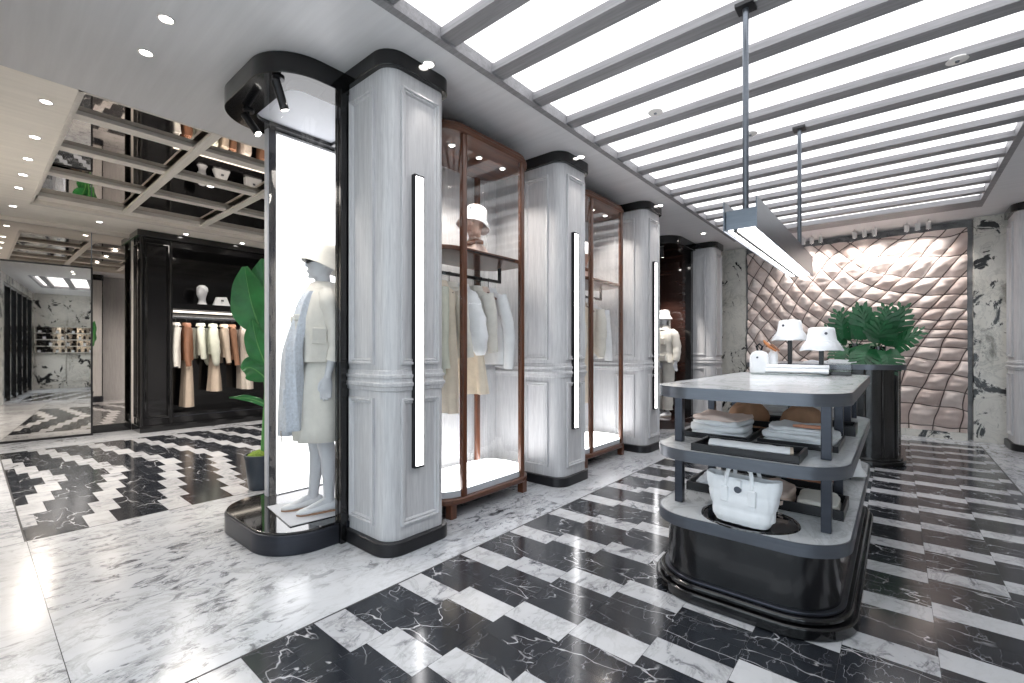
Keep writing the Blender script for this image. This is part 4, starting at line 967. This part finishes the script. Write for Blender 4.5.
# table top
def top_items():
    r = thing('glass_tray', 'clear glass tray on the table top under the white folded scarves', 'tray', (-.62, 4.07, ZT+.001))
    B().prism(rrect(-.27,.23,-.12,.12,.05), 0, .012).build('glass_plate', 'glassy', r, smooth=35, bevel=.003)
    rolled('lower rolled white scarf on the glass tray', -.58, 4.0, ZT+.014, .40, .03, 'white', .02)
    rolled('upper rolled white scarf on the glass tray', -.58, 4.04, ZT+.045, .40, .028, 'white', .02)
    b = thing('white_bottle_bag', 'white handled bottle bag at the left end of the glass tray', 'bag', (-.835, 4.04, ZT+.0135), .1)
    B().loft([[(x, y, z) for x, y in rrect(-w, w, -.04, .04, .025, 4)] for w, z in ((.062,0),(.067,.01),(.067,.10),(.064,.135),(.048,.158),(.022,.168),(.018,.172))]).build('bag_body', 'white', b, smooth=50)
    B().tube([(-.012,0,.17),(-.02,0,.205),(0,0,.225),(.02,0,.205),(.012,0,.17)], .008, 8).build('handle', 'blacksatin', b)
    B().tube([(-.01,-.042,.118),(-.01,-.046,.118)], .008, 10).build('badge', 'badge', b)
    c = thing('white_flask', 'slim white flask tied with a tan scarf beside the bottle bag', 'flask', (-.755, 4.12, ZT+.0135))
    B().lathe([(.032,0),(.034,.01),(.034,.14),(.026,.16),(.018,.165),(.018,.18)], n=24).build('flask_body', 'white', c, smooth=50)
    B().tube([(.03,-.03,.17),(-.01,-.035,.20),(-.05,-.02,.235),(-.06,0,.25)], [.016,.024,.020,.012], 10, flat=(1,.6)).build('scarf', 'orangebag', c)
    B().tube([(-.04,-.03,.205),(.0,-.04,.215),(.05,-.03,.17)], [.012,.02,.015], 10, flat=(1,.6)).build('scarf_tail', 'tan', c)
    hat_stand('black hat stand carrying the nearer, lower bucket hat', (-.435, 4.13, ZT+.001), .350)
    bucket_hat('white bucket hat on the nearer, lower black stand', (-.435, 4.13, ZT+.262), 'white', (0,0,.1), 1.0, -1.25)
    hat_stand('black hat stand carrying the farther, taller bucket hat', (-.675, 4.36, ZT+.001), .43)
    bucket_hat('white bucket hat on the farther, taller black stand', (-.675, 4.36, ZT+.342), 'white', (0,0,.1), .96, -2.1)
    k = thing('clear_display_box', 'clear acrylic box with black base at the right of the table top', 'display box', (-.325, 4.22, ZT+.001))
    B().box(-.07,.07,-.05,.05,0,.03).build('box_base', 'black', k, smooth=0, bevel=.002)
    B().box(-.07,.07,-.05,.05,.0305,.08).build('box_cover', 'glass', k, smooth=0)
s_ = NT('tray_glass'); s_.col(lin((214,226,224))).set(.05, 0, .5); s_.b.inputs['Transmission Weight'].default_value = .6; M['glassy'] = s_.m
top_items()

# ------------------------------------------------------------ black counter with monstera vases
def counter():
    root = thing('black_counter', 'glossy black rounded counter with grey marble top behind the tiered table', 'counter')
    X0, X1, Y0, Y1 = -1.5, .08, 6.25, 7.75; r = (.35,.35,.35,.35)
    B().prism(rrect(X0, X1, Y0, Y1, r, 14), 0, .05).build('plinth', 'black', root, smooth=35, bevel=.008)
    B().prism(inset(X0, X1, Y0, Y1, r, .025, 14), .05, .075).build('plinth_step', 'black', root, smooth=35, bevel=.006)
    body = B().prism(inset(X0, X1, Y0, Y1, r, .06, 14), .075, 1.04).build('drum', 'drum', root, smooth=35)
    f = B()
    pts = inset(X0, X1, Y0, Y1, r, .056, 14)
    for i, (x, y) in enumerate(pts):
        if i % 5 == 0: f.tube([(x,y,.08),(x,y,1.038)], .012, 8)
    f.build('vertical_rib', 'black', root)
    t = B().prism(inset(X0, X1, Y0, Y1, r, .003, 14), 1.04, 1.09).build('counter_top', 'topmarble', root, smooth=35)
    B().ring_prism(rrect(X0, X1, Y0, Y1, r, 14), inset(X0, X1, Y0, Y1, r, .008, 14), 1.036, 1.091).build('metal_band', 'band', t, smooth=35)
counter()
def monstera_leaf(mb, base, d, up, L, W):
    """split leaf: tapering lobes off a midrib"""
    d = Vector(d).normalized(); up = Vector(up); up = (up-d*up.dot(d)).normalized(); side = d.cross(up)
    base = Vector(base)
    def P(a, s, lift=0): return base+d*(a*L)+side*(s*W)+up*(lift+.10*L*math.sin(a*PI)-.22*W*s*s)
    nl = 6
    for sd in (-1, 1):
        inner = [(0,.02)]
        for k in range(nl):
            p = .84/nl; a0 = -.02+p*k; a1 = a0+p; wout = (.50, .60, .58, .50, .38, .24)[k]; q = .02+.03*k
            v = [P(a0,0), P(a1,0), P(a1+.07+q,sd*wout*.5), P(a0+.14+.86*p+q,sd*wout*.88), P(a0+.19+.5*p+q,sd*wout*1.04), P(a0+.12+.0*p+q,sd*wout*.96), P(a0+.065+q,sd*wout*.5)]
            if k == 0: v[5] = P(-.06, sd*wout*.85); v[6] = P(-.14, sd*wout*.42)
            o = len(v); bot = [q-up*.0015 for q in v]
            mb.add(v+bot, [tuple(range(o)), tuple(range(2*o-1,o-1,-1))]+[(i,(i+1)%o,o+(i+1)%o,o+i) for i in range(o)])
        v = [P(0,0), P(.5,sd*.28), P(.92,sd*.10), P(1,0)]; b2 = [q-up*.0015 for q in v]
        mb.add(v+b2, [(0,1,2,3),(7,6,5,4),(0,4,5,1),(1,5,6,2),(2,6,7,3)])
def monstera(label, x, y, z, h, rad, specs, seed):
    random.seed(seed)
    r = thing('vase_with_monstera', label, 'vase', (x, y, z))
    B().lathe([(rad,0),(rad,h),(rad-.006,h),(rad-.006,h-.05),(.001,h-.05)], n=32).build('vase', 'black', r, smooth=40)
    for dx, dy, dz, L, W, tilt in specs:
        s = Vector((dx, dy, dz)); st = Vector((0,0,h-.04)); tip = st+Vector((dx*.75, dy*.75, dz))
        B().tube([st, st.lerp(tip,.5)+Vector((0,0,.03)), tip], .006, 6).build('stem', 'darkleaf', r)
        m = B(); monstera_leaf(m, tip, (dx*1.0, dy, tilt), (dx*-.3, -1.0, .8), L, W); m.build('leaf', 'darkleaf', r, smooth=50)
cx, cy2 = (-.41, 7.35)
monstera('black cylinder vase with monstera leaves, the left and farther of the two', -.41, 7.40, 1.0915, .24, .075, [(-.16,-.06,.12,.36,.26,1.1),(-.20,-.06,.02,.30,.24,.25),(.06,-.06,.14,.40,.24,1.6),(-.12,-.16,-.02,.28,.25,-.25),(.06,-.16,.02,.30,.26,-.05)], 3)
monstera('black cylinder vase with monstera leaves, the right and nearer of the two', -.165, 6.68, 1.0915, .20, .072, [(-.14,-.04,.16,.34,.24,1.1),(.18,-.04,.14,.36,.24,.75),(.20,-.10,.03,.30,.22,.15),(.02,-.16,.08,.30,.27,.2),(.09,-.18,-.02,.26,.24,-.45),(-.10,-.16,.0,.28,.25,-.25),(.08,-.08,.20,.30,.22,1.3)], 4)
def low_rack(label, x, y, z):
    r = thing('white_open_magazine', label, 'magazine', (x, y, z), .1)
    B().loft([[(-.2,q,.004),(-.1,q,.03),(0,q,.008),(.1,q,.03),(.2,q,.004),(.2,q,.0),(-.2,q,.0)] for q in (-.14,.14)]).build('pages', 'white', r, smooth=30)
low_rack('white open magazine on the black counter, left of the vases', -.75, 7.1, 1.0915)
box_bag('white_gift_box', 'low white box on the black counter between magazine and vases', (-.48, 6.85, 1.0915), .34, .22, .04, .98, .1, 'white', False, 'box')

# ------------------------------------------------------------ bird-of-paradise plant by the near case
def big_leaf(mb, rib, pts, width, up, n=14, fold_=.25, ripple=.012, seed=0):
    P = [Vector(p) for p in pts]; rows = []
    def bez(t):
        a, b_, c = P; return a*(1-t)**2+b_*2*t*(1-t)+c*t*t
    up = Vector(up)
    m = 9
    for i in range(n+1):
        t = i/n; p = bez(t); d = (bez(min(1,t+.02))-bez(max(0,t-.02))).normalized()
        s = d.cross(up).normalized(); u = s.cross(d).normalized(); wd = width*(math.sin(PI*min(1,(t*.93+.035))**.82))**.75
        row = []
        for k in range(-m, m+1):
            q = k/m; row.append(p+s*(q*wd)+u*(abs(q)*wd*fold_+ripple*math.sin(t*16+q*5+seed)*abs(q)))
        rows.append(row)
    N = 2*m+1
    v = [q for r_ in rows for q in r_]; f = [(i*N+k, i*N+k+1, (i+1)*N+k+1, (i+1)*N+k) for i in range(n) for k in range(N-1)]
    mb.add(v, f); rib.tube([bez(i/10)+Vector((0,0,0)) for i in range(11)], [.008*(1-i/12) for i in range(11)], 6)
def palm():
    r = thing('bird_of_paradise_plant', 'big leafed green plant in a slate pot beside the near mannequin case', 'plant', (-4.42, 1.72, 0))
    B().lathe([(.10,0),(.105,.02),(.130,.27),(.137,.28),(.137,.31),(.125,.31),(.118,.26),(.001,.26)], n=36).build('pot', 'pot', r, smooth=40)
    b = B(); rings = []
    for q, h in ((.118,.262),(.112,.30),(.085,.325),(.05,.335),(.005,.338)):
        rings.append([(q*math.cos(2*PI*k/30), q*math.sin(2*PI*k/30), h+.012*noise.noise(Vector((k*.9,q*40,1)))) for k in range(30)])
    B().loft(rings).build('moss', 'moss', r, smooth=40)
    # leaves given as base, mid, tip around the plant axis; screen-left is (-.77,-.64)
    L = Vector((-.77,-.64,0)); T = Vector((.93,-.37,0))
    def S(a, z, t=0): return L*a+T*t+Vector((0,0,z))
    specs = [
        (S(.0,1.43,.02), S(.10,1.62,.06), S(.15,2.0,.04), .165),
        (S(-.03,1.60,-.08), S(-.02,1.85,-.10), S(-.02,2.09,-.06), .13),
        (S(-.04,1.12,.05), S(.05,1.30,.10), S(.08,1.52,.08), .10),
        (S(-.10,1.15,.0), S(-.08,1.35,.04), S(-.04,1.62,.05), .10),
        (S(-.05,.98,.03), S(.09,1.14,.08), S(.18,1.08,.10), .11),
        (S(-.08,.72,.0), S(.06,.84,.04), S(.29,.82,.05), .03),
        (S(-.16,1.35,-.05), S(-.22,1.6,-.04), S(-.28,1.92,.0), .13),
    ]
    for i, (a, m_, c, wd) in enumerate(specs):
        st = B().tube([S(-.02+.015*math.cos(i*2), .30, .015*math.sin(i*2)), S(-.05,.7,.0).lerp(a,.25), a], [.014,.011,.008], 8)
        o = st.build('leaf_stalk', 'leafrib', r)
        mb, rb = B(), B(); big_leaf(mb, rb, (a, m_, c), wd, (.75+.1*math.sin(i), -.65, .35), seed=i)
        lf = mb.build('leaf', 'leaf', r, smooth=80); rb.build('midrib', 'leafrib', lf)
palm()

# ------------------------------------------------------------ pendant linear lamp
def pendant():
    r = thing('pendant_linear_lamp', 'long brushed steel pendant lamp hanging on two rods above the tiered table', 'pendant lamp')
    X0, X1, Y0, Y1 = -.70, -.55, 2.60, 4.55
    for y in (2.66, 4.41):
        B().tube([(-.615,y,CZ+.02),(-.615,y,1.98)], .0155, 14).build('hanging_rod', 'steel', r)
        B().box(-.66, -.57, y-.045, y+.045, CZ+.0, CZ+.021).build('ceiling_plate', 'blacksatin', r, smooth=0, bevel=.002)
    B().box(X0-.006, X0, Y0-.02, Y1+.05, 1.875, 2.035).build('side_blade', 'steel', r, smooth=0, label='left steel blade')
    B().box(X1, X1+.006, Y0-.02, Y1+.05, 1.875, 2.035).build('side_blade', 'steel', r, smooth=0, label='right steel blade')
    B().box(X0+.001, X1-.001, Y0, Y1, 1.885, 1.985).build('housing', 'steel', r, smooth=0)
    B().box(X0+.012, X0+.038, Y0+.01, Y1-.01, 1.878, 1.884).build('light_strip', 'bar', r, smooth=0)
    B().box(X0+.060, X1-.012, Y0+.01, Y1-.01, 1.878, 1.884).build('light_strip', 'bar', r, smooth=0)
    B().box(X0+.040, X0+.058, Y0, Y1, 1.872, 1.884).build('divider', 'blacksatin', r, smooth=0)
pendant()

# ------------------------------------------------------------ recessed downlights and ceiling spots
def downlight(x, y, label, group, z=CZ, rr=.042, wts=None, ang=120, size=.05):
    r = thing('recessed_downlight', label, 'ceiling light', (x, y, z), group=group)
    B().lathe([(rr,.0),(rr,-.004),(rr*.8,-.005),(rr*.72,-.001)], n=24, cap=False).build('trim_ring', 'whiteplastic', r)
    B().lathe([(rr*.73,-.001),(rr*.7,-.0025)], n=20).build('lamp_face', 'lamp', r)
    spot(r, (0,0,-.02), (0,0,-1), wts or SPOT_W, ang, size=size)
for x, y, s in ((-3.06,.70,'nearer of the two round ceiling lights left of the black canopy'),(-3.50,.70,'second round ceiling light, next to the one nearest the camera'),
                (-2.27,1.88,'round ceiling light beside the capital of the nearest column'),(-2.27,3.70,'round ceiling light beside the second column capital'),(-2.27,5.58,'round ceiling light beside the third column capital'),(-2.30,7.35,'round ceiling light over the far mannequin case')):
    downlight(x, y, s, 'recessed lights in the grey ceiling', wts=6 if x > -2.5 else 9, ang=50 if x > -2.5 else 120)
for i, (x, y) in enumerate(((-4.75,.37),(-5.61,.37),(-6.3,.37),(-6.9,.37),(-7.5,.37),(-8.5,.37))):
    downlight(x, y, ('first','second','third','fourth','fifth','last')[i]+' round light of the row along the mirrored coffer, counted from the camera', 'row of lights along the coffer edge', wts=(9,30,80,60,25,6)[i], ang=160, size=.16)
for i, (x, y) in enumerate(((-8.62,1.2),(-8.5,2.2),(-8.5,3.0),(-8.5,3.8))):
    downlight(x, y, 'round ceiling light in front of the black wardrobe, '+('beside its corner','second along','third along','fourth along')[i], 'lights in front of the wardrobe', wts=7, ang=160, size=.16)
for i, (x, y) in enumerate(((-7.0,1.82),(-6.1,1.82),(-5.1,1.82),(-7.0,2.72),(-6.1,2.72))):
    r = thing('coffer_spotlight', 'small spotlight under the mirrored coffer, '+('front row far','front row middle','front row near','back row far','back row near')[i], 'ceiling light', (x, y, CZ+.099), group='small lights in the mirrored coffer')
    B().lathe([(.045,0),(.045,-.006),(.034,-.008)], n=20).build('trim_ring', 'whiteplastic', r); B().lathe([(.033,-.0082),(.031,-.010)], n=18).build('lamp_face', 'lamp', r); spot(r, (0,0,-.03), (0,0,-1), 60, 150, size=.25)
def rear_spots():
    names = ('left', 'middle', 'right')
    for gi, (ga, X) in enumerate(((0,-1.03),(1,-.37),(2,.22))):
        for k in range(3):
            x = X+(k-1)*.115; y = 8.55
            r = thing('ceiling_spotlight', 'small white cylinder spotlight above the quilted panel, '+names[k]+' of the '+names[gi]+' trio', 'spotlight', (x, y, CZ), group='spotlights above the quilted panel')
            B().tube([(0,0,0),(0,0,-.035)], .008, 8).build('stem', 'whiteplastic', r)
            d = Vector((0,.45,-1)).normalized(); p = Vector((0,0,-.035))
            B().tube([p, p+d*.10], .029, 16).build('can', 'whiteplastic', r); B().tube([p+d*.1005, p+d*.102], .022, 14).build('lamp_face', 'lamp', r)
            spot(r, p+d*.11, (0,.42,-1), 6, 120, (1,.95,.9))
rear_spots()
for x, y, s in ((0.29,4.01,'round white speaker disc on a pale beam, right of the pendant'),(-1.42,3.40,'small sprinkler disc on a pale beam, left of the pendant'),(-.95,4.26,'small sprinkler disc on a pale beam between the rods')):
    t = thing('ceiling_disc', s, 'ceiling fitting', (x, y, CZ+.02))
    B().lathe([(.055,0),(.055,-.008),(.04,-.012),(.001,-.013)], n=24).build('disc', 'whiteplastic', t); B().lathe([(.012,-.012),(.010,-.02)], n=12).build('nozzle', 'steel', t)

# ------------------------------------------------------------ right wall niche (seen in the standing mirror)
def niche():
    r = thing('wall_niche_shelves', 'shelves of small black and white goods on the right wall, seen in the mirror', 'shelving', (WX1, 0, 0))
    B().box(-.03, -.002, -.45, .95, 1.15, 2.02).build('niche_back', 'mirror', r, smooth=0)
    f = B(); 
    for z in (1.15, 1.36, 1.57, 1.78, 1.99): f.box(-.2, -.03, -.45, .95, z, z+.025)
    f.box(-.2,-.002,-.47,-.45,1.15,2.015); f.box(-.2,-.002,.95,.97,1.15,2.015); f.box(-.2,-.03,.24,.26,1.175,1.99); f.build('shelf_frame', 'wallmarble', r, smooth=0)
    for y in (-.45, .26):
        B().box(-.04, -.002, y, y+.69, .22, 1.12).build('drawer_front', 'wallmarble', r, smooth=0, bevel=.006)
niche()
random.seed(5)
for j, z in enumerate((1.175, 1.385, 1.595, 1.805)):
    for k in range(10):
        y = -.38+.135*k+random.uniform(-.02,.02); k_ = k % 2
        t = thing('boxed_perfume', ('black' if (j+k)%3 else 'white')+' box on niche shelf '+('one','two','three','four')[j]+', place '+('one','two','three','four','five','six','seven','eight','nine','ten')[k], 'box', (WX1-.12, y, z+.0005), group='small boxes in the mirrored niche')
        h = .09+.04*((j*3+k)%3)/2
        B().box(-.03,.03,-.03,.03,0,h*.75).build('box_body', 'black' if (j+k)%3 else 'white', t, smooth=0, bevel=.004); B().box(-.022,.022,-.022,.022,h*.75,h).build('box_cap', 'blacksatin', t, smooth=0)
